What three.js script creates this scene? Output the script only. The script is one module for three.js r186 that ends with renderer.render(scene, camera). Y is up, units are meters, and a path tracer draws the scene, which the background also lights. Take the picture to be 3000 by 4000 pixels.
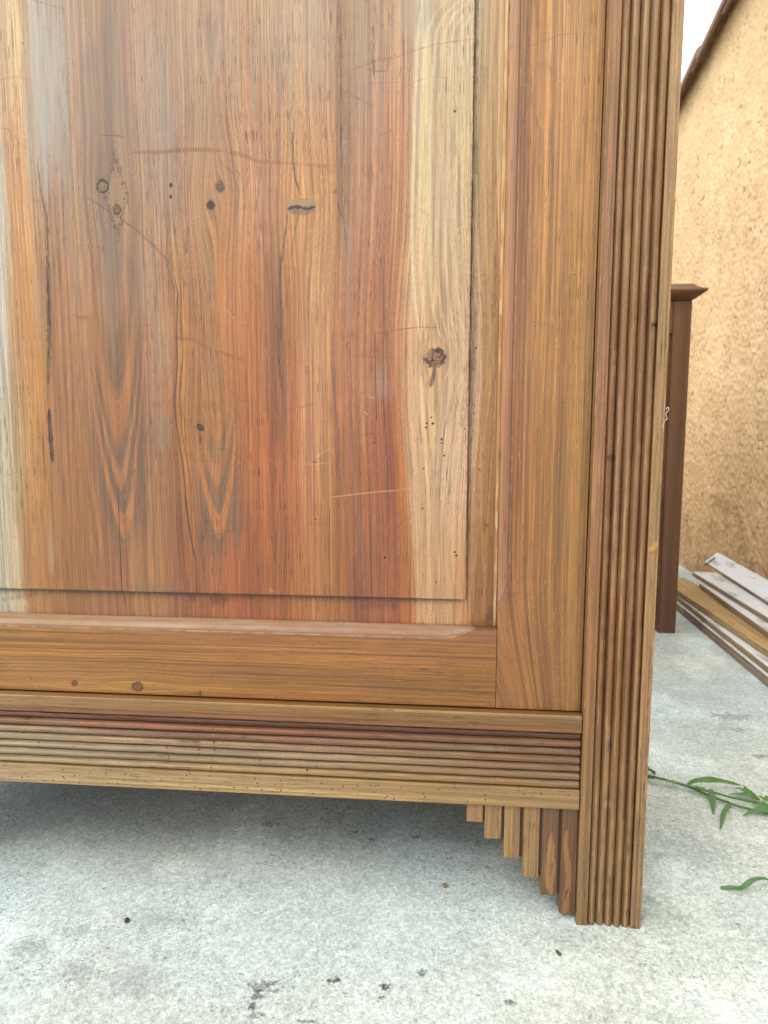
import * as THREE from 'three';
import { RoundedBoxGeometry } from 'three/addons/geometries/RoundedBoxGeometry.js';
import { mergeGeometries, mergeVertices, toCreasedNormals } from 'three/addons/utils/BufferGeometryUtils.js';

// ------------------------------------------------------------------ camera, sky, sun, exposure
const scene = new THREE.Scene();
const camera = new THREE.PerspectiveCamera(73.06, 768 / 1024, 0.05, 200);
camera.position.set(-0.2795, 0.7005, 0.936);
camera.rotation.order = 'YXZ';
camera.rotation.set(-0.11535, 0.09272, 0.0017);
camera.focus = 0.97;
camera.userData.fStop = 8;

const renderer = new THREE.WebGLRenderer({ antialias: true });
renderer.setSize(768, 1024);
renderer.toneMapping = THREE.LinearToneMapping;
renderer.toneMappingExposure = 1.3;
renderer.shadowMap.enabled = true;

// overcast sky: brighter towards the zenith, thin cloud mottling
{
  const W = 128, H = 64, d = new Float32Array(W * H * 4);
  for (let j = 0; j < H; j++) for (let i = 0; i < W; i++) {
    const el = ((j + 0.5) / H - 0.5) * Math.PI, az = (i / W) * Math.PI * 2, s = Math.max(0, Math.sin(el));
    const cl = 1 + 0.05 * Math.sin(az * 3 + el * 5) + 0.04 * Math.sin(az * 7 - el * 9 + 1.3);
    const L = (1.05 + 0.95 * s) * cl, k = (j * W + i) * 4;
    d[k] = L * 0.985; d[k + 1] = L; d[k + 2] = L * 1.015; d[k + 3] = 1;
  }
  const t = new THREE.DataTexture(d, W, H, THREE.RGBAFormat, THREE.FloatType);
  t.mapping = THREE.EquirectangularReflectionMapping; t.magFilter = t.minFilter = THREE.LinearFilter; t.needsUpdate = true;
  scene.background = t; scene.environment = t;
}
const sun = new THREE.DirectionalLight(0xfff6e8, 0.9);
sun.position.set(-3.2, 6, 4.2); sun.target.position.set(0, 0, -0.5);
sun.castShadow = true; sun.shadow.radius = 40; sun.shadow.mapSize.set(2048, 2048);
Object.assign(sun.shadow.camera, { left: -5, right: 5, top: 5, bottom: -5, near: 0.5, far: 20 });
scene.add(sun, sun.target);

// ------------------------------------------------------------------ helpers
let seed = 7;
const rnd = () => { seed = (seed + 0x6d2b79f5) | 0; let t = Math.imul(seed ^ (seed >>> 15), 1 | seed); t = (t + Math.imul(t ^ (t >>> 7), 61 | t)) ^ t; return ((t ^ (t >>> 14)) >>> 0) / 4294967296; };
function hsh(x, y, s) { let h = (Math.imul(x, 374761393) + Math.imul(y, 668265263) + Math.imul(s, 1274126177)) | 0; h = Math.imul(h ^ (h >>> 13), 1274126177); h ^= h >>> 16; h = Math.imul(h, 0x85ebca6b); h ^= h >>> 13; return (h >>> 0) / 4294967296; }
function vn(x, y, s, px = 0, py = 0) {
  let ix = Math.floor(x), iy = Math.floor(y); let fx = x - ix, fy = y - iy; fx = fx * fx * (3 - 2 * fx); fy = fy * fy * (3 - 2 * fy);
  let jx = ix + 1, jy = iy + 1;
  if (px) { ix = ((ix % px) + px) % px; jx = ((jx % px) + px) % px; iy = ((iy % py) + py) % py; jy = ((jy % py) + py) % py; }
  const a = hsh(ix, iy, s), b = hsh(jx, iy, s), c = hsh(ix, jy, s), d = hsh(jx, jy, s);
  return a + (b - a) * fx + (c - a) * fy + (a - b - c + d) * fx * fy;
}
const cl01 = (t) => t < 0 ? 0 : t > 1 ? 1 : t, sst = (a, b, t) => { t = cl01((t - a) / (b - a)); return t * t * (3 - 2 * t); }, mix = (a, b, t) => a + (b - a) * t;
const hex = (h) => [(h >> 16 & 255) / 255, (h >> 8 & 255) / 255, (h & 255) / 255];
const tone = (h) => { const c = hex(h), l = 0.35 * c[0] + 0.5 * c[1] + 0.15 * c[2]; return c.map((v) => mix(v, l, 0.2)); };
const used = {};
const numbered = (n) => { const k = used[n] = (used[n] ?? -1) + 1; return k ? n + '_' + String(k).padStart(3, '0') : n; };

// a painted-on-matter surface: colour, relief and roughness over a rectangle given in metres
class Surf {
  constructor(x0, y0, w, h, ppm) { Object.assign(this, { x0, y0, w, h, ppm, W: Math.round(w * ppm), H: Math.round(h * ppm) }); const n = this.W * this.H; this.c = new Float32Array(n * 3); this.ht = new Float32Array(n).fill(0.6); this.r = new Float32Array(n).fill(0.5); }
  fill(fn) { const o = [0, 0, 0, 0.6, 0.5]; for (let j = 0, k = 0; j < this.H; j++) for (let i = 0; i < this.W; i++, k++) { fn(this.x0 + (i + 0.5) / this.ppm, this.y0 + (j + 0.5) / this.ppm, o, i, j); this.c[3 * k] = o[0]; this.c[3 * k + 1] = o[1]; this.c[3 * k + 2] = o[2]; this.ht[k] = o[3]; this.r[k] = o[4]; } return this; }
  each(xa, ya, xb, yb, fn) { const i0 = Math.max(0, Math.floor((xa - this.x0) * this.ppm)), i1 = Math.min(this.W - 1, Math.ceil((xb - this.x0) * this.ppm)), j0 = Math.max(0, Math.floor((ya - this.y0) * this.ppm)), j1 = Math.min(this.H - 1, Math.ceil((yb - this.y0) * this.ppm)); for (let j = j0; j <= j1; j++) for (let i = i0; i <= i1; i++) fn(this.x0 + (i + 0.5) / this.ppm, this.y0 + (j + 0.5) / this.ppm, j * this.W + i); }
  put(k, col, a) { for (let m = 0; m < 3; m++) this.c[3 * k + m] = mix(this.c[3 * k + m], col[m], a); }
  stroke(wd, col, al, soft, br, p, dig = 0) {
    const hw = Math.max(wd / 2, 0.45 / this.ppm), sd = Math.floor(rnd() * 1e6);
    let s0 = 0; const segs = [];
    for (let q = 0; q + 3 < p.length; q += 2) { const L = Math.hypot(p[q + 2] - p[q], p[q + 3] - p[q + 1]) || 1e-6; segs.push([p[q], p[q + 1], p[q + 2], p[q + 3], L, s0]); s0 += L; }
    const best = new Map(), R = hw * (1 + soft * 0.9) + 0.001;
    for (const [ax, ay, bx2, by2, L, s] of segs) this.each(Math.min(ax, bx2) - R, Math.min(ay, by2) - R, Math.max(ax, bx2) + R, Math.max(ay, by2) + R, (x, y, k) => {
      const t = cl01(((x - ax) * (bx2 - ax) + (y - ay) * (by2 - ay)) / (L * L)), d = Math.hypot(x - ax - t * (bx2 - ax), y - ay - t * (by2 - ay)), o = best.get(k);
      if (!o || d < o[0]) best.set(k, [d, (s + t * L) / s0, x, y]);
    });
    for (const [k, [d, t, x, y]] of best) {
      const tap = Math.min(1, 6 * Math.min(t, 1 - t) + 0.35), w2 = hw * tap * (1 + br * 0.8 * (vn(x * 300, y * 300, sd) - 0.5) * 2);
      let a = al * (1 - sst(w2 * (1 - soft), w2 * (1 + soft * 0.8) + 0.3 / this.ppm, d)) * (1 - Math.min(1, br * 1.5) * sst(0.25, 0.75, vn(x * 1100, y * 90, sd + 1))) * (1 - 0.5 * br * vn(x * 260, y * 22, sd + 2));
      if (a > 0.003) { a = cl01(a); this.put(k, col, a); if (dig) this.ht[k] -= dig * a; }
    }
  }
  blob(x, y, rx, ry, fn) { this.each(x - rx * 1.5, y - ry * 1.5, x + rx * 1.5, y + ry * 1.5, (px, py, k) => fn((px - x) / rx, (py - y) / ry, k, px, py)); }
  hole(x, y, r) { this.blob(x, y, r * 1.6, r * 1.6, (u, v, k) => { const d = Math.hypot(u, v) * 1.6; const rim = sst(1.6, 1.15, d) * (1 - sst(1.15, 0.9, d)); this.put(k, [0.78, 0.62, 0.42], rim * 0.35); const a = 1 - sst(0.75, 1.15, d); this.put(k, [0.10, 0.06, 0.04], a * 0.95); this.ht[k] -= 0.6 * a; }); }
  material(o = {}) {
    const n = this.W * this.H, A = new Uint8Array(n * 4), B = new Uint8Array(n * 4), b = (v) => Math.max(0, Math.min(255, Math.round(v * 255)));
    for (let k = 0; k < n; k++) { A[4 * k] = b(this.c[3 * k]); A[4 * k + 1] = b(this.c[3 * k + 1]); A[4 * k + 2] = b(this.c[3 * k + 2]); A[4 * k + 3] = 255; B[4 * k] = b(this.ht[k]); B[4 * k + 1] = b(this.r[k]); B[4 * k + 2] = 0; B[4 * k + 3] = 255; }
    const mk = (d, cs) => { const t = new THREE.DataTexture(d, this.W, this.H); t.magFilter = THREE.LinearFilter; t.minFilter = THREE.LinearFilter; t.wrapS = t.wrapT = THREE.RepeatWrapping; if (cs) t.colorSpace = THREE.SRGBColorSpace; t.needsUpdate = true; return t; };
    const aux = mk(B), m = new THREE.MeshPhysicalMaterial({ map: mk(A, true), bumpMap: aux, roughnessMap: aux, roughness: 1, bumpScale: 0.0006, ...o }); m.color.setScalar(this.gain ?? 1);
    m.userData.surf = this; this.c = this.ht = this.r = null; return m;
  }
}
// uv in metres over the material's rectangle: front faces by x,y; edges run on from them
function uvs(g, m, turn) {
  const s = m.userData.surf; if (!s) return g;
  const p = g.attributes.position, n = g.attributes.normal, uv = new Float32Array(p.count * 2);
  for (let i = 0; i < p.count; i++) {
    const x = p.getX(i), y = p.getY(i), z = p.getZ(i), nx = Math.abs(n.getX(i)), ny = Math.abs(n.getY(i));
    let U = x + (nx > 0.75 ? z : 0), V = y + (ny > 0.75 ? z : 0);
    if (turn) [U, V] = turn(x, y, z, nx, ny);
    uv[2 * i] = (U - s.x0) / s.w; uv[2 * i + 1] = (V - s.y0) / s.h;
  }
  g.setAttribute('uv', new THREE.BufferAttribute(uv, 2)); return g;
}
function bx(x0, x1, y0, y1, z0, z1, r = 0.0012) { const g = new RoundedBoxGeometry(x1 - x0, y1 - y0, z1 - z0, 2, r); g.translate((x0 + x1) / 2, (y0 + y1) / 2, (z0 + z1) / 2); return g; }
function thing(name, label, category, base, group) { const o = new THREE.Group(); o.name = numbered(name); o.position.set(...base); o.userData = { label, category }; if (group) o.userData.group = group; o.userData.base = base; scene.add(o); return o; }
const baseOf = (p) => { let b = [0, 0, 0]; for (let q = p; q && q !== scene; q = q.parent) b = [b[0] + q.position.x, b[1] + q.position.y, b[2] + q.position.z]; return b; };
function part(name, g, m, parent, turn) { uvs(g, m, turn); const b = baseOf(parent); g.translate(-b[0], -b[1], -b[2]); const o = new THREE.Mesh(g, m); o.name = name; o.castShadow = o.receiveShadow = true; parent.add(o); return o; }
function struct(name, g, m) { const o = new THREE.Mesh(g, m); o.name = name; o.userData.kind = 'structure'; o.castShadow = o.receiveShadow = true; scene.add(o); return o; }
const plain = (r, g, b, rough = 0.8, o = {}) => { const m = new THREE.MeshPhysicalMaterial({ roughness: rough, ...o }); m.color.setRGB(r, g, b); return m; };
// extrude a profile [[across, out], ...] along an axis
function sweep(profile, a, b, along, at) {   // along: 'x' (profile = y,z) or 'y' (profile = x,z)
  const P = [], idx = [], n = profile.length, st = 90, sd = Math.floor((at[0] + at[1]) * 1e5);
  for (let k = 0; k <= st; k++) { const t = mix(a, b, k / st), e1 = 0.0004 * (vn(t * 22, 1, sd) - 0.5) + 0.0003 * (vn(t * 70, 2, sd) - 0.5), e2 = -0.0009 * sst(0.72, 0.95, vn(t * 45, 3, sd)) + 0.0006 * (vn(t * 15, 4, sd) - 0.5); for (const [u0, w0] of profile) { const top = w0 > -0.005 ? 1 : 0, u = u0 + e1, w = w0 + e2 * top; P.push(...(along === 'x' ? [t, at[0] + u, at[1] + w] : [at[0] + u, t, at[1] + w])); } }
  for (let k = 0; k < st; k++) for (let i = 0; i < n; i++) { const j = (i + 1) % n, q = k * n; idx.push(q + i, q + j, q + n + j, q + i, q + n + j, q + n + i); }
  for (let i = 1; i + 1 < n; i++) { idx.push(0, i + 1, i); const q = st * n; idx.push(q, q + i, q + i + 1); }
  if (along === 'x') for (let i = 0; i < idx.length; i += 3) [idx[i], idx[i + 1]] = [idx[i + 1], idx[i]];
  const g = new THREE.BufferGeometry(); g.setAttribute('position', new THREE.Float32BufferAttribute(P, 3)); g.setIndex(idx); return toCreasedNormals(g.toNonIndexed(), 0.7);
}

// ------------------------------------------------------------------ wood
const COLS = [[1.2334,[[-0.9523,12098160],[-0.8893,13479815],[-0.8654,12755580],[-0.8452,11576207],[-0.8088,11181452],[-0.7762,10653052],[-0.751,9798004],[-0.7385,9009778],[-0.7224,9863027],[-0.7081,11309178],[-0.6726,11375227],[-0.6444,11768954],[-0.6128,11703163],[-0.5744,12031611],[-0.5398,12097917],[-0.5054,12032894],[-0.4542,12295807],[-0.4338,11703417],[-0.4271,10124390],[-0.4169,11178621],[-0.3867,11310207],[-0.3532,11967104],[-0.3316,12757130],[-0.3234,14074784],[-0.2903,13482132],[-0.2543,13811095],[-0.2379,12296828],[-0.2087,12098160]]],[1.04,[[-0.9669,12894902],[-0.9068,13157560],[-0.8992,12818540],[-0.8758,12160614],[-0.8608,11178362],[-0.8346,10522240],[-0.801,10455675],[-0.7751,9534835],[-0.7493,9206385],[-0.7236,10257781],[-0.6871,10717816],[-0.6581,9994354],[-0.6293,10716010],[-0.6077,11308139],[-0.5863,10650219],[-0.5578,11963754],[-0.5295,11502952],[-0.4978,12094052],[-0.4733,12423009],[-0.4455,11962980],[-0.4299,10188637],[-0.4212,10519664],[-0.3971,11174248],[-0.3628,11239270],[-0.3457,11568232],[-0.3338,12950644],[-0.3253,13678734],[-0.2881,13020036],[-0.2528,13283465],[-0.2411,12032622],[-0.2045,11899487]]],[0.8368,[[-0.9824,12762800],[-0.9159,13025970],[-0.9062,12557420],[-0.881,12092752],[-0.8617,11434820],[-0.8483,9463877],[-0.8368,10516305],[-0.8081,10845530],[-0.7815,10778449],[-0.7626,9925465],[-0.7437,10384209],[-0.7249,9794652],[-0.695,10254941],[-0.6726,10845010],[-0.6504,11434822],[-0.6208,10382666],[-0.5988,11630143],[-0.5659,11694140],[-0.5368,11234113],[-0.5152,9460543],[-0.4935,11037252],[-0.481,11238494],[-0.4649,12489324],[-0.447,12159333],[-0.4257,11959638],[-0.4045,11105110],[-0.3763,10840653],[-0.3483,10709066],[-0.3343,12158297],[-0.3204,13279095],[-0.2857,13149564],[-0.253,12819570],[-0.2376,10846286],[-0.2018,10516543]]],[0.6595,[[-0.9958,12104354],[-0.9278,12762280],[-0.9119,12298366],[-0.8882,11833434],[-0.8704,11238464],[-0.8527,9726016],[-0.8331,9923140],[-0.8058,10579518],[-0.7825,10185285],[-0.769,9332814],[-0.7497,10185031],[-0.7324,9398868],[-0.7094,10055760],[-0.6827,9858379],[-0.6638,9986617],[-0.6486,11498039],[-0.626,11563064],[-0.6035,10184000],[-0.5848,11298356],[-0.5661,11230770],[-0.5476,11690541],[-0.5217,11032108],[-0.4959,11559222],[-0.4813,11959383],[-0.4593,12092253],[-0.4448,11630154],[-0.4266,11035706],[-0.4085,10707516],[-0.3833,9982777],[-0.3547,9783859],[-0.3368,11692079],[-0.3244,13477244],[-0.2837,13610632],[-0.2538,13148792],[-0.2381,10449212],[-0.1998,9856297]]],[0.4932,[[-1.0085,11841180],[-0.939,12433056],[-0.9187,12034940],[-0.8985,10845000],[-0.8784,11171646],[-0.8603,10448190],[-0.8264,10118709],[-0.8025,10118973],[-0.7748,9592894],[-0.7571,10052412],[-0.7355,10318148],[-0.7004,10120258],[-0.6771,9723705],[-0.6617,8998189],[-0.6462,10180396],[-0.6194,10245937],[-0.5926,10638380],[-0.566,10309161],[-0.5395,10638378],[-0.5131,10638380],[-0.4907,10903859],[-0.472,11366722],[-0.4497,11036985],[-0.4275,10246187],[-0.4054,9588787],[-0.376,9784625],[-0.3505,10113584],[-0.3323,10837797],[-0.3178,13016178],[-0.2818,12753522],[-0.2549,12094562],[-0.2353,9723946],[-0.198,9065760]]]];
function ctrl(rows) { const R = rows.map(([b, l]) => ({ b, x: l.map((q) => q[0]), c: l.map((q) => hex(q[1])) })).sort((p, q) => p.b - q.b); return (a, b, o) => { const at = (r, out) => { const x = r.x; let i = 0; if (a <= x[0]) { out[0] = r.c[0][0]; out[1] = r.c[0][1]; out[2] = r.c[0][2]; return; } const n = x.length - 1; if (a >= x[n]) { out[0] = r.c[n][0]; out[1] = r.c[n][1]; out[2] = r.c[n][2]; return; } let lo = 0, hi = n; while (hi - lo > 1) { const m = (lo + hi) >> 1; if (x[m] <= a) lo = m; else hi = m; } i = lo; let t = (a - x[i]) / (x[i + 1] - x[i]); t = t * t * (3 - 2 * t); for (let m = 0; m < 3; m++) out[m] = mix(r.c[i][m], r.c[i + 1][m], t); };
  let k = 0; while (k < R.length - 1 && R[k + 1].b < b) k++;
  if (b <= R[0].b || k === R.length - 1) { at(R[b <= R[0].b ? 0 : k], o); return; }
  const u = [0, 0, 0], v = [0, 0, 0]; at(R[k], u); at(R[k + 1], v); const t = sst(R[k].b, R[k + 1].b, b); for (let m = 0; m < 3; m++) o[m] = mix(u[m], v[m], t); }; }
// a across the grain, b along it, metres
function woodFill(S, rows, o) {
  S.gain = o.gain ?? 0.75; const C = ctrl(rows), sd = o.seed, K = o.knots ?? [], H = o.horizontal;
  S.fill((x, y, out) => {
    const a = H ? y : x, b = H ? x : y;
    let g = a + 0.004 * o.wave * (vn(a * 7, b * 2.4, sd) - 0.5) + 0.0016 * o.wave * (vn(a * 40, b * 7, sd + 1) - 0.5);
    if (o.slant) g += o.slant(a, b);
    for (const q of K) { const A = q[5]; if (!A) continue; const dx = a - (H ? q[1] : q[0]), dy = b - (H ? q[0] : q[1]); if (Math.abs(dx) < A * 9 && Math.abs(dy) < A * 16) g -= A * 0.55 * Math.tanh(dx / (A * 0.6)) * Math.exp(-dx * dx / (16 * A * A)) * Math.exp(-dy * dy / (30 * A * A)); }
    const j1 = vn(g * 130, b * 1.7, sd + 2) - 0.5, j2 = vn(g * 420, b * 4, sd + 3) - 0.5, j3 = vn(g * 900, b * 7, sd + 14) - 0.5;
    C(g + (0.0025 * j1 + 0.005 * j2 + 0.004 * j3) * o.jit, b + (0.14 * j1 + 0.14 * j2 + 0.12 * j3) * o.jitb, out);
    const mk = vn(g * 17, b * 2.5, sd + 4), L1 = vn(g * o.f1, b * 1.1, sd + 5), L3 = vn(g * o.f1 * 1.9 + 7, b * 1.6, sd + 15), line = Math.max(sst(0.58, 0.82, L1) * mix(0.25, 1, mk), 0.75 * sst(0.60, 0.86, L3) * mix(1, 0.2, mk)) * o.lines;
    const L2 = vn(g * o.f1 * 2.6, b * 3, sd + 6) - 0.5, fib = vn(g * 2300, b * 26, sd + 7) - 0.5, blot = vn(a * 24, b * 8, sd + 8) - 0.5, f4 = vn(g * 75, b * 1.9, sd + 9) - 0.5, f5 = vn(g * 170, b * 2.6, sd + 16) - 0.5, w0 = hsh(Math.floor(a * 1500), Math.floor(b * 700), sd + 17) - 0.5;
    const m = 1 + 0.07 * f4 + 0.08 * f5 + 0.21 * L2 + 0.30 * fib + 0.05 * blot + 0.10 * w0, lu = 0.35 * out[0] + 0.5 * out[1] + 0.15 * out[2], ds = o.desat ?? 0.02;
    const hu = o.hue ?? [0.700, 0.465, 0.285]; for (let q = 0; q < 3; q++) out[q] = mix(mix(out[q], lu, ds), hu[q] * lu / (0.35 * hu[0] + 0.5 * hu[1] + 0.15 * hu[2]), (o.unify ?? 0.45) * (1 - 0.7 * sst(0.56, 0.68, lu))); const fl = Math.pow(0.5 / lu, o.flat ?? 0.08); out[0] *= fl; out[1] *= fl; out[2] *= fl;
    out[0] *= m * (1 - 0.26 * line); out[1] *= m * (1 - 0.32 * line) * (1 + 0.04 * f4); out[2] *= m * (1 - 0.34 * line) * (1 + 0.08 * blot - 0.06 * f5);
    for (const [xc, y0, y1, hw] of o.arches ?? []) {   // cathedral figure: nested tongues pointing down
      const dx = Math.abs(a - xc - 0.006 * (vn(a * 9, b * 9, sd + 20) - 0.5)), M = (1 - sst(hw * 0.45, hw, dx + 0.016 * (vn(a * 60, b * 5, sd + 21) - 0.5))) * sst(y0, y0 + 0.08, b + 0.06 * j1) * (1 - sst(y1 - 0.22, y1, b + 0.12 * j1)); if (M < 0.01) continue;
      const c = b - 63 * Math.pow(dx, 1.75) + 0.010 * (vn(a * 40, b * 12, sd + 22) - 0.5), t = sst(0.36, 0.64, vn(c * 30, 3.3, sd + 23)), f = vn(c * 150, 1.7, sd + 24) - 0.5, v = 1 + 0.16 * f + 0.16 * L2 + 0.2 * fib;
      out[0] = mix(out[0], mix(0.67, 0.45, t) * v, M * 0.74); out[1] = mix(out[1], mix(0.43, 0.335, t) * v, M * 0.74); out[2] = mix(out[2], mix(0.25, 0.255, t) * v, M * 0.74);
    }
    const pore = sst(0.80, 0.93, vn(g * 1300, b * 42, sd + 10)) * sst(0.35, 0.75, vn(g * 26, b * 6, sd + 11)) * o.pores;
    out[0] *= 1 - 0.42 * pore; out[1] *= 1 - 0.45 * pore; out[2] *= 1 - 0.45 * pore;
    out[3] = 0.62 + 0.12 * fib - 0.22 * line - 0.4 * pore + 0.1 * L2;
    out[4] = (o.rough ?? 0.46) + 0.14 * (vn(a * 60, b * 18, sd + 12) - 0.5) + 0.10 * fib + 0.18 * pore;
  });
}
function specks(S, x0, x1, y0, y1, n) { for (let i = 0; i < n; i++) { const x = mix(x0, x1, rnd()), y = mix(y0, y1, rnd()), q = rnd(); S.stroke(0.0007 + 0.0006 * rnd(), q < 0.45 ? [0.90, 0.80, 0.68] : [0.24, 0.16, 0.11], 0.3 + 0.35 * rnd(), 0.5, 0.2, [x, y, x + 0.0005, y + 0.0008], 0.12); } }
function dashes(S, list, H) { for (const [x0, x1, y0, y1, n, L] of list) for (let i = 0; i < n * 0.6; i++) { const x = mix(x0, x1, rnd()), y = mix(y0, y1, rnd()), l = L * (0.3 + rnd() * 1.1), w = 0.0004 + rnd() * 0.0007, d = (rnd() - 0.5) * 0.0012; S.stroke(w, [0.25, 0.17, 0.13], 0.14 + 0.34 * rnd() * rnd(), 0.5, 0.5, H ? [x, y, x + l, y + d] : [x, y, x + d, y + l], 0.25); } }

// the big raised panel
const KNOTS = [[-0.7403,1.0241,0.0167,0.0491,7,0],[-0.7597,1.0365,0.0087,0.0095,0,0.01],[-0.7401,1.0047,0.0062,0.0069,1,0.008],[-0.593,1.0316,0.0065,0.0073,2,0.012],[-0.6069,1.0076,0.0058,0.0058,3,0.014],[-0.4808,1.0012,0.0196,0.004,4,0.014],[-0.2992,0.8007,0.0138,0.0124,5,0.03],[-0.6303,0.7062,0.0058,0.0051,6,0.014],[-0.662,1.0353,0.0022,0.0033,3,0.003],[-0.6626,1.0202,0.0018,0.0029,3,0.002]];
const panelS = new Surf(-1.10, 0.42, 0.895, 1.35, 1490);
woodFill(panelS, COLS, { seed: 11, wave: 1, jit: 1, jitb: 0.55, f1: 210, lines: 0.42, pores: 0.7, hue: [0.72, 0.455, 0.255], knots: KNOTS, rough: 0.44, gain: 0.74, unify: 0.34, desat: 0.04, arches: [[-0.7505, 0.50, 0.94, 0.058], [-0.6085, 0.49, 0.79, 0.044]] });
for (const [x, y, rx, ry, h, a] of [[-0.6809,1.2082,0.1556,0.1407,10258034,0.35],[-0.4543,1.2136,0.1111,0.1111,10521204,0.3],[-0.7225,1.0723,0.1296,0.1111,9402986,0.22],[-0.8313,1.1725,0.0278,0.1222,11841702,0.75],[-0.8505,1.0967,0.0185,0.0741,11578016,0.5],[-0.8134,1.0954,0.0111,0.0963,10261646,0.4],[-0.6764,1.1367,0.0222,0.1407,11049612,0.35],[-0.754,0.9441,0.0204,0.1111,9207932,0.35],[-0.6807,0.8207,0.0185,0.063,11047290,0.4],[-0.3901,1.1541,0.0259,0.1111,11048584,0.3],[-0.3762,0.7591,0.0222,0.0222,11569272,0.4],[-0.7074,0.9016,0.0222,0.063,10127996,0.3],[-0.3727,0.7729,0.0074,0.0333,11836048,0.45],[-0.8635,0.876,0.0111,0.0593,10721936,0.4],[-0.685,0.7026,0.0222,0.0296,9404528,0.4],[-0.9163,0.5243,0.0074,0.0667,13682864,0.4],[-0.8621,0.5252,0.0067,0.0444,12891290,0.45],[-0.7678,1.196,0.0148,0.0259,8219232,0.35],[-0.7554,1.2663,0.0052,0.0148,11564112,0.6],[-0.4747,1.2208,0.0222,0.0741,12098168,0.3],[-0.3367,1.2358,0.0185,0.0296,10787472,0.4],[-0.3168,1.2348,0.0111,0.0259,11052188,0.4]]) panelS.blob(x, y, rx, ry, (u, v, k, px, py) => { const n = 0.75 * (vn(px * 260, py * 5, 31) - 0.5) + 0.35 * (vn(px * 700, py * 14, 32) - 0.5), d = Math.hypot(u, v) + n; panelS.put(k, tone(h), a * (1 - sst(0.4, 1.25, d)) * (0.55 + 0.45 * vn(px * 900, py * 20, 33))); });
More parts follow.
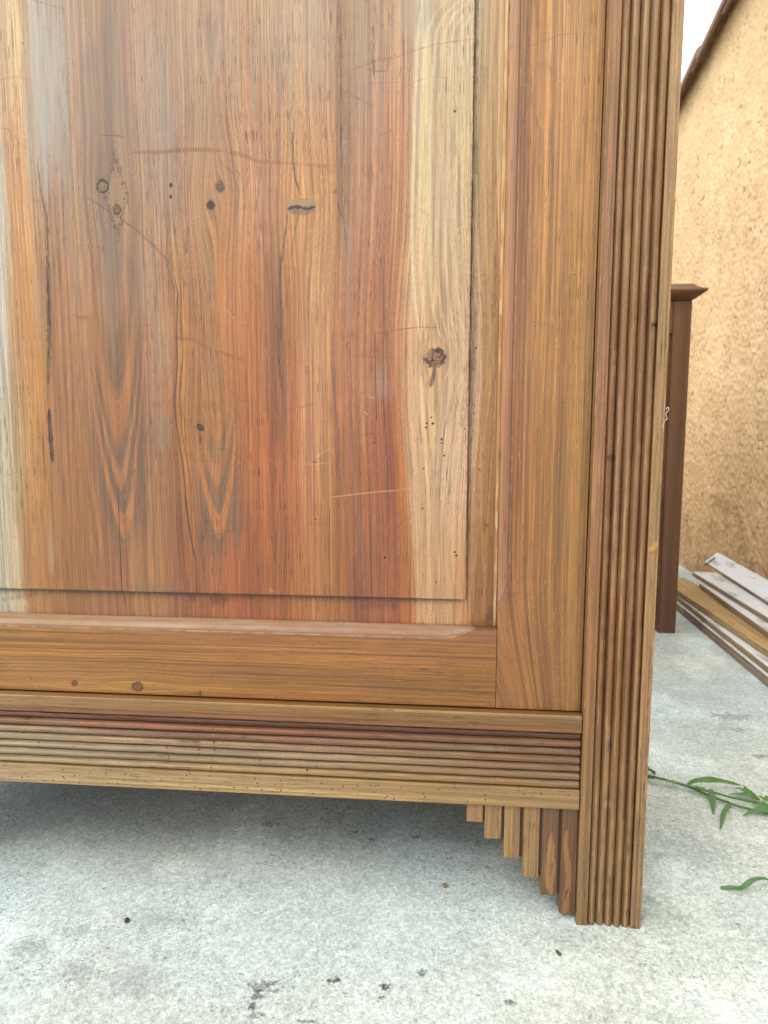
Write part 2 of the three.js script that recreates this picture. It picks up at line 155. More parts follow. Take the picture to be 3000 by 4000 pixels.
for (const [w, h, al, soft, br, ...p] of [[0.00545,9062956,0.62,0.5,0.25,-0.713,1.0796,-0.6786,1.0785,-0.6497,1.0805,-0.6138,1.0799,-0.5889,1.0771],[0.00545,9393204,0.6,0.5,0.3,-0.5837,1.0743,-0.5642,1.073,-0.5397,1.0623,-0.4976,1.0583],[0.00364,9721914,0.4,0.6,0.4,-0.4976,1.0583,-0.428,1.0528],[0.00364,9195576,0.4,0.6,0.4,-0.4592,1.0522,-0.4419,1.0533],[0.00473,9193000,0.55,0.6,0.35,-0.6654,0.8318,-0.6359,0.8273,-0.6105,0.8137],[0.00545,9193000,0.5,0.6,0.35,-0.5995,0.8112,-0.5813,0.8051,-0.5631,0.7979],[0.00327,10249280,0.6,0.5,0.3,-0.4121,1.1714,-0.3968,1.177,-0.3783,1.1825,-0.3598,1.1854],[0.00182,9197110,0.7,0.4,0.3,-0.3615,1.1855,-0.3658,1.1688],[0.00145,9197110,0.7,0.4,0.3,-0.3658,1.1688,-0.3799,1.1688,-0.3914,1.1724],[0.00109,11037236,0.7,0.4,0.2,-0.3732,1.1807,-0.3498,1.1862,-0.3298,1.1922,-0.3033,1.1978,-0.254,1.2032],[0.00327,9853242,0.55,0.6,0.35,-0.4275,1.1486,-0.4105,1.1406,-0.3833,1.1259],[0.00145,9853242,0.6,0.4,0.3,-0.4316,1.1488,-0.4224,1.1472],[0.00109,9198144,0.45,0.5,0.4,-0.4173,1.1457,-0.3935,1.1536,-0.3698,1.1557,-0.3496,1.1539],[0.00145,10116160,0.6,0.5,0.3,-0.3681,1.1443,-0.3614,1.1428],[0.00109,10116160,0.6,0.5,0.3,-0.3546,1.1456,-0.3489,1.1413,-0.3362,1.1518,-0.3129,1.1587],[0.00145,10511934,0.5,0.5,0.4,-0.3363,1.1769,-0.3329,1.1611,-0.3379,1.1519,-0.3295,1.1468,-0.3161,1.1494],[0.00291,10248772,0.45,0.6,0.5,-0.3833,1.2505,-0.3766,1.2285,-0.3699,1.222],[0.00218,10248772,0.45,0.6,0.5,-0.365,1.2557,-0.355,1.246,-0.3616,1.234,-0.3533,1.2274],[0.00291,10248772,0.4,0.6,0.5,-0.4218,1.2586,-0.4203,1.2369],[0.00255,9068364,0.5,0.5,0.4,-0.3765,1.0898,-0.3663,1.0933,-0.3578,1.0956],[0.00727,8219232,0.6,0.7,0.1,-0.3936,1.041,-0.3833,1.04],[0.00182,9068364,0.35,0.6,0.4,-0.3833,1.0384,-0.3696,1.0328],[0.00509,7166028,0.7,0.6,0.1,-0.4369,1.0201,-0.4324,1.0196],[0.00182,7162424,0.7,0.4,0.15,-0.7837,1.0229,-0.7621,1.0101,-0.7369,0.9934,-0.7154,0.9792,-0.694,0.96,-0.6763,0.9424,-0.6586,0.9232],[0.00109,6243382,0.75,0.3,0.15,-0.7595,1.1035,-0.7322,1.1016,-0.7232,1.0989],[0.00327,11043676,0.4,0.7,0.3,-0.8223,0.9646,-0.8009,0.9779,-0.7835,0.9895],[0.00109,8215108,0.5,0.5,0.3,-0.8018,0.9607,-0.7721,0.9565,-0.7426,0.949,-0.7244,0.94],[0.00255,11566156,0.5,0.6,0.3,-0.9013,1.1804,-0.8787,1.1844,-0.8677,1.1813,-0.8531,1.1787],[0.00218,10250816,0.5,0.6,0.4,-0.9053,1.1188,-0.8942,1.1167,-0.8836,1.1063,-0.8713,1.0924,-0.8587,1.0852],[0.00327,9068608,0.4,0.7,0.4,-0.8662,1.0225,-0.8476,1.0186],[0.00109,8016956,0.5,0.4,0.2,-0.847,1.2797,-0.8005,1.2654],[0.00145,8212536,0.55,0.4,0.3,-0.8051,0.861,-0.792,0.8573],[0.00109,7162938,0.5,0.4,0.2,-0.7321,0.8453,-0.6983,0.8498],[0.00145,9065524,0.6,0.4,0.2,-0.4152,0.8058,-0.3798,0.8017,-0.3516,0.8011],[0.00145,8210994,0.65,0.4,0.2,-0.3763,0.8332,-0.3483,0.8387,-0.3204,0.8418,-0.2927,0.8408],[0.00182,9067076,0.5,0.5,0.3,-0.4258,0.8252,-0.4169,0.8313,-0.4063,0.8332],[0.00109,8210994,0.5,0.4,0.2,-0.41,0.7759,-0.3869,0.7747,-0.3692,0.7729],[0.00109,7159856,0.55,0.4,0.2,-0.4066,0.6941,-0.3905,0.697,-0.3762,0.6995],[0.00145,8210994,0.5,0.4,0.3,-0.5317,0.7189,-0.5059,0.7295,-0.4622,0.7401],[0.00145,14722140,0.85,0.35,0.1,-0.4452,0.6088,-0.4269,0.6112,-0.3978,0.6151,-0.3761,0.6175,-0.3473,0.6199],[0.00145,13867608,0.8,0.35,0.15,-0.3474,0.6206,-0.3259,0.6237,-0.301,0.6264],[0.00073,10508848,0.7,0.4,0.1,-0.4415,0.6067,-0.3978,0.6122,-0.3473,0.6174],[0.00182,14196848,0.8,0.4,0.1,-0.3976,0.7294,-0.3912,0.7234],[0.00073,9062960,0.6,0.4,0.1,-0.3969,0.7269,-0.3905,0.7213],[0.00109,14725248,0.7,0.4,0.2,-0.4648,0.6643,-0.4538,0.6736,-0.4447,0.6762],[0.00109,14198904,0.7,0.4,0.2,-0.4784,0.6556,-0.4667,0.6556,-0.4448,0.6579],[0.00182,6240812,0.7,0.5,0.2,-0.4696,0.6578,-0.463,0.6578],[0.00145,14200976,0.6,0.5,0.2,-0.3904,0.7493,-0.3816,0.7465],[0.00145,12618848,0.7,0.4,0.1,-0.2616,0.8303,-0.2582,0.8343],[0.00364,12091468,0.7,0.5,0.2,-0.2915,0.8526,-0.2907,0.8424],[0.00109,8015416,0.6,0.4,0.2,-0.6293,0.6762,-0.6068,0.6763,-0.5881,0.6774],[0.00109,8015416,0.55,0.4,0.3,-0.6238,0.7368,-0.5865,0.7428,-0.5496,0.7456],[0.00109,7160882,0.5,0.4,0.3,-0.6486,0.66,-0.6035,0.6574,-0.5719,0.651],[0.00145,9067580,0.5,0.5,0.3,-0.8145,0.6795,-0.7774,0.6848,-0.7655,0.6914],[0.00182,11039812,0.55,0.5,0.3,-0.9293,0.6341,-0.909,0.6406,-0.8924,0.652],[0.00218,11039812,0.5,0.6,0.4,-0.9091,0.6395,-0.8937,0.6321,-0.8785,0.6202],[0.00145,6243380,0.6,0.5,0.3,-0.8068,0.8639,-0.7937,0.8616,-0.7901,0.8566],[0.00109,7162426,0.6,0.4,0.2,-0.6607,0.7502,-0.6516,0.743],[0.00109,14723176,0.7,0.4,0.2,-0.5924,0.8738,-0.5818,0.8609,-0.5765,0.8528],[0.00109,7160882,0.6,0.4,0.2,-0.6158,0.5521,-0.6024,0.5553,-0.591,0.5581],[0.00109,7160882,0.55,0.4,0.2,-0.6365,0.5592,-0.591,0.5592,-0.5533,0.559],[0.00109,8016960,0.5,0.4,0.3,-0.8318,0.7898,-0.8181,0.7941],[0.00109,10512956,0.6,0.5,0.3,-0.3062,1.1599,-0.2829,1.1558],[0.00182,13673576,0.6,0.6,0.3,-0.3047,1.0003,-0.2773,0.9768],[0.00109,11569752,0.5,0.5,0.3,-0.3082,1.0199,-0.2514,1.0472],[0.00109,3351324,0.9,0.25,0.05,-0.756,0.6213,-0.7565,0.5838,-0.7567,0.508,-0.7561,0.4581,-0.7529,0.431],[0.00109,4204574,0.85,0.3,0.1,-0.3812,0.8384,-0.3805,0.766,-0.379,0.7136],[0.00109,4861732,0.7,0.3,0.25,-0.3688,0.936,-0.3692,0.8006,-0.3691,0.7451,-0.3673,0.696],[0.00109,3810332,0.9,0.3,0.05,-0.3884,0.5848,-0.3873,0.5336,-0.3859,0.4651],[0.00109,6240808,0.75,0.3,0.1,-0.4453,0.595,-0.4465,0.5326,-0.4462,0.4637,-0.4457,0.4316],[0.00073,6242352,0.6,0.4,0.3,-0.4029,0.7731,-0.4041,0.6959],[0.00073,4468778,0.7,0.4,0.2,-0.3644,0.6995,-0.3627,0.4339],[0.00073,6242352,0.6,0.4,0.3,-0.3539,0.4266,-0.3522,0.4604],[0.00109,6967364,0.6,0.4,0.2,-0.6602,1.271,-0.665,1.1753,-0.6661,1.1035],[0.00109,6244928,0.5,0.4,0.35,-0.666,1.077,-0.6689,0.9423,-0.6709,0.803],[0.00182,4860960,0.8,0.35,0.1,-0.6614,0.9147,-0.6571,0.8904,-0.6604,0.8381,-0.661,0.7958,-0.6639,0.7673,-0.6672,0.7459,-0.6656,0.7171,-0.6628,0.6881,-0.6581,0.6589,-0.6555,0.6222,-0.6536,0.5851],[0.00145,5583914,0.7,0.35,0.15,-0.6525,0.942,-0.6522,0.873,-0.6534,0.8028,-0.6597,0.7459,-0.6578,0.7026,-0.6538,0.6735,-0.6474,0.637,-0.6433,0.5852],[0.00218,4859932,0.85,0.35,0.05,-0.6558,0.6111,-0.6522,0.5702,-0.6478,0.5403,-0.6436,0.5159],[0.00145,6960164,0.7,0.4,0.15,-0.6701,0.5849,-0.6689,0.5287,-0.6636,0.4909,-0.6568,0.4605],[0.00145,6960164,0.6,0.4,0.15,-0.6643,0.585,-0.662,0.5401,-0.6603,0.5099,-0.6548,0.4643],[0.00364,5911592,0.6,0.6,0.3,-0.6435,0.5178,-0.6433,0.4875,-0.6433,0.4608],[0.00182,6305832,0.6,0.4,0.3,-0.656,0.4872,-0.6556,0.4624],[0.00145,6243384,0.7,0.4,0.2,-0.6698,0.9696,-0.6729,0.9355,-0.6657,0.9078,-0.6597,0.8904],[0.00218,3945524,0.85,0.4,0.2,-0.4925,1.0972,-0.4913,1.0581,-0.4891,1.0384,-0.4823,1.0184],[0.00145,6964792,0.6,0.4,0.2,-0.5445,0.9969,-0.5405,1.0201,-0.5362,1.0596],[0.00182,4993066,0.7,0.4,0.25,-0.5002,0.994,-0.503,0.9724,-0.5082,0.9389,-0.5133,0.9051],[0.00145,6241328,0.6,0.4,0.25,-0.4862,0.992,-0.49,0.9721,-0.4957,0.9387],[0.00145,8014900,0.5,0.4,0.3,-0.5221,1.0591,-0.5254,1.0329,-0.5248,1.0063],[0.00182,8014388,0.5,0.5,0.3,-0.5893,1.0613,-0.5737,1.0476,-0.5672,1.0208,-0.5713,0.9942],[0.00145,8014388,0.5,0.5,0.3,-0.5803,1.0676,-0.5614,1.0406,-0.5593,1.0073,-0.5629,0.9739],[0.00145,8409142,0.4,0.5,0.3,-0.643,1.063,-0.6516,1.0232,-0.6486,0.9827],[0.00145,8409142,0.4,0.5,0.3,-0.6324,1.0594,-0.6388,1.0262,-0.6364,0.9892],[0.00291,8014426,0.35,0.7,0.2,-0.44,0.8219,-0.441,0.7872,-0.4363,0.7312,-0.4319,0.6958,-0.4303,0.6602,-0.4276,0.6134,-0.4241,0.588],[0.00109,5913152,0.6,0.4,0.2,-0.4399,0.8356,-0.4413,0.7942,-0.4387,0.7593,-0.4343,0.71,-0.4321,0.6601,-0.4287,0.617],[0.00327,9067112,0.35,0.7,0.2,-0.4174,0.7029,-0.414,0.6423,-0.4069,0.5882,-0.4023,0.5334],[0.00509,9398888,0.4,0.7,0.3,-0.4051,0.5955,-0.4009,0.5334,-0.3944,0.4668],[0.00509,8738380,0.4,0.7,0.3,-0.438,0.5878,-0.4217,0.5514,-0.4193,0.5072,-0.4158,0.4663],[0.00582,3811874,0.85,0.5,0.35,-0.8449,0.946,-0.8464,0.8934,-0.8486,0.8402,-0.8535,0.7682],[0.00655,3023131,0.95,0.4,0.25,-0.8544,0.7317,-0.8549,0.7023,-0.8542,0.6801,-0.8536,0.656],[0.00255,4863018,0.75,0.5,0.3,-0.8661,0.6986,-0.867,0.6615,-0.8662,0.6278],[0.00327,4863016,0.7,0.5,0.4,-0.8521,1.0698,-0.8488,1.0289,-0.8431,0.9979,-0.8434,0.946],[0.00218,4863018,0.55,0.5,0.5,-0.8174,1.0551,-0.8181,1.0075,-0.8203,0.9524],[0.00182,5586991,0.5,0.5,0.5,-0.8286,0.9872,-0.8271,0.9456,-0.8281,0.8931],[0.00436,6965818,0.75,0.5,0.45,-0.4296,1.259,-0.4284,1.2217,-0.4266,1.1903,-0.4261,1.1556],[0.00436,5915704,0.7,0.5,0.5,-0.4268,1.1556,-0.4271,1.1077,-0.4252,1.069,-0.4246,1.0429],[0.00255,5917252,0.65,0.5,0.4,-0.4246,1.0429,-0.4255,1.0102,-0.4232,0.9837,-0.4189,0.9371],[0.00509,9077888,0.6,0.6,0.3,-0.4226,1.1076,-0.4211,1.0623],[0.00582,9406080,0.65,0.6,0.3,-0.4208,0.987,-0.4182,0.9437,-0.4191,0.8967,-0.4168,0.8422],[0.00291,8222836,0.5,0.6,0.4,-0.4414,0.9709,-0.4422,0.9207,-0.4418,0.8699],[0.00182,6958876,0.8,0.4,0.1,-0.4311,1.0071,-0.4291,0.9938,-0.4256,0.9871],[0.00327,4864048,0.6,0.5,0.6,-0.3833,1.2258,-0.384,1.1946,-0.3826,1.1632],[0.00582,10512972,0.4,0.7,0.5,-0.3826,1.2505,-0.3766,1.2068],[0.00255,5127220,0.6,0.5,0.6,-0.3633,1.2464,-0.3616,1.2154],[0.00218,5588026,0.5,0.5,0.6,-0.3449,1.2146,-0.3437,1.1835,-0.3497,1.1618],[0.00509,4864568,0.55,0.6,0.6,-0.5117,0.939,-0.5124,0.8983,-0.5095,0.8537],[0.00655,5192244,0.5,0.7,0.6,-0.5149,0.8538,-0.5147,0.8226,-0.5158,0.7947],[0.00327,4205092,0.7,0.5,0.4,-0.5157,0.8017,-0.5132,0.7772,-0.512,0.7596],[0.00327,6237212,0.55,0.5,0.4,-0.5216,0.7737,-0.5198,0.7313,-0.5214,0.6741],[0.00327,6237212,0.55,0.5,0.4,-0.498,0.7736,-0.4976,0.7242,-0.4978,0.6598],[0.00291,6236698,0.5,0.5,0.4,-0.521,0.5868,-0.524,0.52,-0.5266,0.4749],[0.00291,6236698,0.5,0.5,0.4,-0.508,0.5869,-0.5099,0.5128,-0.5127,0.4715],[0.00327,5909532,0.45,0.5,0.4,-0.5332,0.8367,-0.5327,0.7667,-0.5325,0.7171],[0.008,6244928,0.35,0.8,0.4,-0.5115,0.7224,-0.5155,0.7028,-0.5175,0.6885],[0.00945,8417386,0.35,0.8,0.3,-0.7368,1.2558,-0.7407,1.1948,-0.745,1.1394,-0.7435,1.093],[0.01091,8220784,0.4,0.8,0.3,-0.7391,0.9438,-0.7406,0.9092,-0.7443,0.8673,-0.7558,0.8214],[0.00655,7299680,0.4,0.8,0.3,-0.7373,0.9849,-0.7351,0.9506,-0.737,0.923],[0.00509,8747638,0.4,0.8,0.3,-0.7808,1.154,-0.7857,1.0944,-0.7899,1.0475],[0.00509,8747638,0.4,0.8,0.3,-0.8026,0.9451,-0.8016,0.8927],[0.00945,9076858,0.4,0.8,0.3,-0.5952,1.2392,-0.5965,1.1916,-0.6008,1.1629],[0.00727,8352880,0.4,0.8,0.3,-0.6065,0.8235,-0.6091,0.7954,-0.6116,0.7457],[0.00655,8812142,0.4,0.8,0.3,-0.6106,0.9411,-0.6094,0.8793],[0.00436,7623743,0.6,0.7,0.2,-0.7207,0.7098,-0.7155,0.6989,-0.72,0.6806,-0.7247,0.6585],[0.00364,7623743,0.6,0.7,0.2,-0.7076,0.7062,-0.7102,0.6879,-0.7171,0.6586,-0.7243,0.6215],[0.00509,9071192,0.4,0.8,0.3,-0.715,0.7098,-0.7,0.7062,-0.6852,0.6953],[0.00436,13280900,0.4,0.75,0.15,-0.6127,1.2401,-0.6117,1.2257,-0.6108,1.2124,-0.6097,1.2003,-0.6087,1.1896,-0.6076,1.1802,-0.6064,1.1723,-0.6052,1.1661,-0.604,1.1617,-0.6027,1.1597,-0.6012,1.1616,-0.5998,1.1658,-0.5982,1.172,-0.5966,1.1797,-0.595,1.189,-0.5934,1.1996,-0.5917,1.2115,-0.59,1.2246,-0.5882,1.2389],[0.00727,12614724,0.5,0.7,0.2,-0.6116,0.8793,-0.613,0.855,-0.6128,0.8341],[0.00509,12883048,0.45,0.7,0.2,-0.5967,1.2488,-0.5981,1.2362],[0.008,12090434,0.5,0.7,0.3,-0.6195,1.0089,-0.6257,0.9821,-0.6213,0.9481],[0.00582,12090434,0.45,0.7,0.3,-0.5911,0.9914,-0.5949,0.9577,-0.6001,0.9272],[0.00509,11897412,0.6,0.7,0.3,-0.8548,0.8403,-0.8571,0.7864,-0.8602,0.7464],[0.00509,11041332,0.5,0.7,0.3,-0.8461,0.6355,-0.8451,0.5827,-0.8452,0.5447],[0.00436,15127467,0.75,0.5,0.25,-0.3209,1.2534,-0.3243,1.2229,-0.3263,1.1733,-0.3293,1.1231,-0.3299,1.0658,-0.3313,1.0141,-0.3315,0.9352,-0.3269,0.875,-0.3203,0.8275],[0.00291,14465168,0.6,0.6,0.3,-0.3199,0.7727,-0.3224,0.7311,-0.3256,0.6784,-0.3273,0.6251,-0.3261,0.553,-0.3219,0.4667],[0.00509,15259828,0.5,0.7,0.25,-0.2881,1.2517,-0.3043,1.2342,-0.3129,1.2162,-0.3144,1.1977,-0.3151,1.1791,-0.3163,1.1604,-0.3178,1.1416,-0.3193,1.1227,-0.3199,1.1037,-0.3205,1.0846,-0.3208,1.0655,-0.3212,1.0462,-0.3214,1.0268,-0.3214,1.0073,-0.3209,0.9877,-0.3205,0.968,-0.3202,0.9482,-0.3196,0.9283,-0.3182,0.9083,-0.317,0.8883,-0.3157,0.8681,-0.3139,0.8478,-0.3124,0.8274],[0.00509,14596240,0.375,0.7,0.3,-0.3111,0.7864,-0.3128,0.7657,-0.3138,0.745,-0.3149,0.7241,-0.3158,0.7031,-0.3166,0.682,-0.3172,0.6608,-0.3173,0.6395,-0.317,0.618,-0.3161,0.5965,-0.3155,0.5749,-0.3153,0.5531,-0.3147,0.5313,-0.3143,0.5093,-0.3137,0.4872],[0.00436,15259828,0.55,0.7,0.25,-0.272,1.2509,-0.2907,1.2335,-0.3008,1.2156,-0.3027,1.1971,-0.3038,1.1786,-0.3052,1.1599,-0.3067,1.1411,-0.3081,1.1223,-0.3083,1.1033,-0.3084,1.0842,-0.3083,1.065,-0.3083,1.0458,-0.3083,1.0264,-0.3082,1.0069,-0.3079,0.9874,-0.3078,0.9677,-0.3079,0.9479,-0.3077,0.9281,-0.3066,0.9081,-0.3053,0.8881,-0.3029,0.8679,-0.2981,0.8476,-0.2917,0.8272],[0.00436,14596240,0.41250000000000003,0.7,0.3,-0.2813,0.7862,-0.2872,0.7656,-0.2919,0.7449,-0.2962,0.7241,-0.3004,0.7031,-0.3033,0.682,-0.3037,0.6609,-0.3042,0.6396,-0.3048,0.6182,-0.305,0.5966,-0.3052,0.575,-0.3052,0.5533,-0.3043,0.5315,-0.303,0.5095,-0.3013,0.4875],[0.00473,15259828,0.55,0.7,0.25,-0.2581,1.2502,-0.2793,1.2329,-0.2908,1.2151,-0.2931,1.1967,-0.2941,1.1781,-0.2953,1.1595,-0.2964,1.1407,-0.2974,1.1219,-0.2972,1.1029,-0.2969,1.0838,-0.2965,1.0646,-0.2966,1.0454,-0.2968,1.026,-0.297,1.0066,-0.2971,0.9871,-0.2974,0.9674,-0.2978,0.9477,-0.2977,0.9279,-0.2965,0.9079,-0.295,0.8879,-0.2926,0.8677,-0.2882,0.8475,-0.2828,0.8271],[0.00473,14596240,0.41250000000000003,0.7,0.3,-0.2722,0.7861,-0.2768,0.7656,-0.2806,0.7449,-0.2847,0.7241,-0.2892,0.7031,-0.2929,0.6821,-0.2942,0.6609,-0.2954,0.6396,-0.2961,0.6182,-0.2957,0.5968,-0.2949,0.5752,-0.2939,0.5535,-0.2922,0.5317,-0.2905,0.5098,-0.2893,0.4878],[0.00436,15259828,0.5,0.7,0.25,-0.2679,1.2324,-0.2804,1.2146,-0.2826,1.1962,-0.2832,1.1776,-0.284,1.159,-0.2846,1.1402,-0.2852,1.1214,-0.2849,1.1024,-0.2846,1.0834,-0.2845,1.0642,-0.2849,1.045,-0.2855,1.0257,-0.2861,1.0063,-0.2865,0.9868,-0.2868,0.9672,-0.2871,0.9475,-0.2867,0.9277,-0.2851,0.9077,-0.2832,0.8877,-0.2805,0.8676,-0.2763,0.8473,-0.2718,0.827],[0.00436,14596240,0.375,0.7,0.3,-0.2613,0.786,-0.2664,0.7655,-0.2709,0.7448,-0.2755,0.724,-0.2801,0.7031,-0.2835,0.6821,-0.2841,0.661,-0.2843,0.6397,-0.2839,0.6184,-0.2829,0.5969,-0.2821,0.5753,-0.2816,0.5537,-0.2808,0.5319,-0.2802,0.51,-0.2796,0.488],[0.00509,15259828,0.5,0.7,0.25,-0.2561,1.2318,-0.2693,1.2141,-0.2712,1.1957,-0.2715,1.1771,-0.2719,1.1585,-0.2724,1.1397,-0.273,1.1209,-0.2729,1.102,-0.273,1.083,-0.2733,1.0639,-0.2741,1.0447,-0.2749,1.0254,-0.2756,1.006,-0.2758,0.9865,-0.2758,0.9669,-0.2757,0.9472,-0.2748,0.9274,-0.2727,0.9075,-0.2706,0.8875,-0.268,0.8674,-0.2643,0.8472,-0.2606,0.8269],[0.00509,14596240,0.375,0.7,0.3,-0.2533,0.786,-0.2584,0.7655,-0.2622,0.7448,-0.2657,0.724,-0.269,0.7032,-0.2712,0.6821,-0.2714,0.661,-0.2717,0.6398,-0.272,0.6185,-0.272,0.597,-0.2721,0.5755,-0.2722,0.5538,-0.2713,0.5321,-0.2701,0.5102,-0.2685,0.4882],[0.00364,15259828,0.4,0.7,0.25,-0.2587,1.2135,-0.2605,1.1952,-0.2606,1.1766,-0.2611,1.158,-0.2619,1.1393,-0.263,1.1205,-0.2633,1.1016,-0.2637,1.0826,-0.2642,1.0636,-0.265,1.0444,-0.2656,1.0251,-0.2659,1.0057,-0.2657,0.9863,-0.2653,0.9667,-0.2647,0.947,-0.2636,0.9272,-0.2616,0.9073,-0.2596,0.8873,-0.2574,0.8672,-0.2543,0.847,-0.2513,0.8268],[0.00364,14596240,0.30000000000000004,0.7,0.3,-0.2519,0.786,-0.2511,0.7654,-0.2519,0.7448,-0.2548,0.724,-0.2581,0.7032,-0.261,0.6822,-0.2622,0.6611,-0.2633,0.6399,-0.264,0.6186,-0.2637,0.5971,-0.2631,0.5756,-0.2621,0.554,-0.2602,0.5323,-0.2584,0.5104,-0.2569,0.4885],[0.00327,14203024,0.5,0.7,0.25,-0.2893,0.8279,-0.2858,0.8249,-0.2827,0.821,-0.2801,0.8162,-0.2783,0.8109,-0.2771,0.8051,-0.2767,0.7991,-0.2771,0.7932,-0.2783,0.7875,-0.2802,0.7822,-0.2828,0.7777,-0.286,0.7739],[0.00327,14203024,0.5,0.7,0.25,-0.2859,0.8395,-0.2809,0.8352,-0.2765,0.8297,-0.2729,0.823,-0.2703,0.8154,-0.2686,0.8072,-0.2681,0.7988,-0.2687,0.7903,-0.2703,0.7823,-0.273,0.7748,-0.2767,0.7684,-0.2811,0.7631],[0.00327,14203024,0.45,0.7,0.25,-0.2823,0.8519,-0.2757,0.8463,-0.2699,0.839,-0.2652,0.8302,-0.2617,0.8203,-0.2595,0.8095,-0.2588,0.7984,-0.2595,0.7873,-0.2617,0.7766,-0.2653,0.7668,-0.2701,0.7583,-0.2759,0.7513],[0.00327,14203024,0.35,0.7,0.25,-0.2792,0.8624,-0.2713,0.8558,-0.2643,0.847,-0.2586,0.8364,-0.2544,0.8244,-0.2518,0.8115,-0.2509,0.798,-0.2518,0.7847,-0.2544,0.7718,-0.2586,0.76,-0.2644,0.7497,-0.2715,0.7412],[0.00327,9199432,0.45,0.7,0.3,-0.3065,0.831,-0.3086,0.8265,-0.3102,0.8208,-0.3114,0.8143,-0.3121,0.8072,-0.3121,0.7999,-0.3116,0.7926,-0.3106,0.7857,-0.309,0.7795,-0.307,0.7743],[0.00327,9199432,0.45,0.7,0.3,-0.3101,0.8456,-0.3132,0.8388,-0.3157,0.8304,-0.3175,0.8206,-0.3185,0.81,-0.3186,0.799,-0.3179,0.788,-0.3163,0.7777,-0.3139,0.7684,-0.3109,0.7606],[0.00291,13676668,0.35,0.7,0.35,-0.2418,1.2493,-0.2419,1.225,-0.2426,1.2005,-0.244,1.1759,-0.2457,1.1511,-0.2471,1.1262,-0.2481,1.1011,-0.2484,1.0757,-0.2478,1.0502,-0.2466,1.0245,-0.245,0.9987,-0.2434,0.9727,-0.2422,0.9465,-0.2418,0.9202,-0.2421,0.8937,-0.2431,0.867,-0.2441,0.8402,-0.2443,0.8131,-0.2437,0.7859,-0.2439,0.7585,-0.2452,0.731,-0.2462,0.7032,-0.2457,0.6752,-0.2443,0.6471,-0.2429,0.6188,-0.2419,0.5902,-0.2418,0.5615,-0.2426,0.5326,-0.244,0.5034,-0.2458,0.474,-0.2474,0.4445],[0.00291,13676668,0.35,0.7,0.35,-0.2365,1.2491,-0.238,1.2248,-0.2396,1.2004,-0.2409,1.1757,-0.2417,1.151,-0.2416,1.126,-0.2408,1.1008,-0.2394,1.0754,-0.2378,1.0499,-0.2363,1.0242,-0.2353,0.9984,-0.2351,0.9725,-0.2356,0.9463,-0.2369,0.9201,-0.2385,0.8936,-0.24,0.867,-0.2406,0.8401,-0.2395,0.8131,-0.2372,0.7859,-0.2355,0.7585,-0.2353,0.7309,-0.2355,0.7032,-0.2352,0.6753,-0.2348,0.6471,-0.2349,0.6188,-0.2359,0.5903,-0.2374,0.5616,-0.2392,0.5326,-0.2407,0.5035,-0.2416,0.4741,-0.2417,0.4446],[0.00291,13676668,0.35,0.7,0.35,-0.2333,1.2489,-0.2318,1.2245,-0.2302,1.1999,-0.2288,1.1752,-0.228,1.1504,-0.228,1.1254,-0.2288,1.1003,-0.2302,1.0751,-0.2318,1.0497,-0.2332,1.0242,-0.2342,0.9984,-0.2343,0.9724,-0.2337,0.9463,-0.2324,0.92,-0.2307,0.8935,-0.2289,0.8668,-0.2271,0.84,-0.2251,0.813,-0.2236,0.7858,-0.2241,0.7585,-0.2271,0.7309,-0.2307,0.7032,-0.233,0.6753,-0.234,0.6472,-0.2338,0.6188,-0.2328,0.5903,-0.2312,0.5617,-0.2294,0.5328,-0.2279,0.5038,-0.2269,0.4745,-0.2268,0.445],[0.00291,13676668,0.35,0.7,0.35,-0.225,1.2485,-0.2263,1.2242,-0.227,1.1998,-0.2269,1.1751,-0.226,1.1503,-0.2246,1.1253,-0.2229,1.1001,-0.2214,1.0748,-0.2204,1.0494,-0.2201,1.0238,-0.2207,0.998,-0.2219,0.9721,-0.2235,0.9461,-0.225,0.9198,-0.2261,0.8934,-0.2263,0.8668,-0.2253,0.84,-0.2225,0.8129,-0.2189,0.7858,-0.2166,0.7584,-0.2167,0.7309,-0.2179,0.7032,-0.219,0.6753,-0.2202,0.6472,-0.2217,0.619,-0.2234,0.5905,-0.2248,0.5618,-0.2257,0.5329,-0.2257,0.5038,-0.2248,0.4745,-0.2233,0.4451],[0.00255,12159532,0.7,0.5,0.2,-0.211,1.2477,-0.2106,1.1247,-0.2097,0.9327,-0.2089,0.7309,-0.2094,0.5548],[0.00945,6049864,0.45,0.8,0.3,-0.2492,1.0758,-0.2477,1.063],[0.008,5917760,0.4,0.8,0.3,-0.2457,0.8671,-0.2472,0.8335,-0.2469,0.7723],[0.02,4072476,0.55,0.8,0.4,-0.6241,0.4574,-0.6011,0.4561],[0.01091,4860960,0.6,0.7,0.4,-0.6568,0.4605,-0.6474,0.4549],[0.00945,3941400,0.5,0.8,0.4,-0.2217,0.4377,-0.2128,0.4435,-0.2102,0.4565],[0.00909,4863008,0.4,0.8,0.5,-0.4129,0.4532,-0.3466,0.453],[0.00945,13218952,0.55,0.7,0.4,-0.9414,0.4477,-0.9092,0.4426],[0.00509,11772028,0.6,0.7,0.3,-0.5342,0.4748,-0.5293,0.4703],[0.00727,5913130,0.4,0.8,0.5,-0.9496,0.4475,-0.888,0.4588],[0.01091,7300442,0.4,0.8,0.4,-0.7401,0.4739,-0.6623,0.4718]]) panelS.stroke(w, tone(h), al, soft, Math.min(1, br + 0.06), p, w < 0.0021 && al > 0.6 ? 0.35 : 0.08);
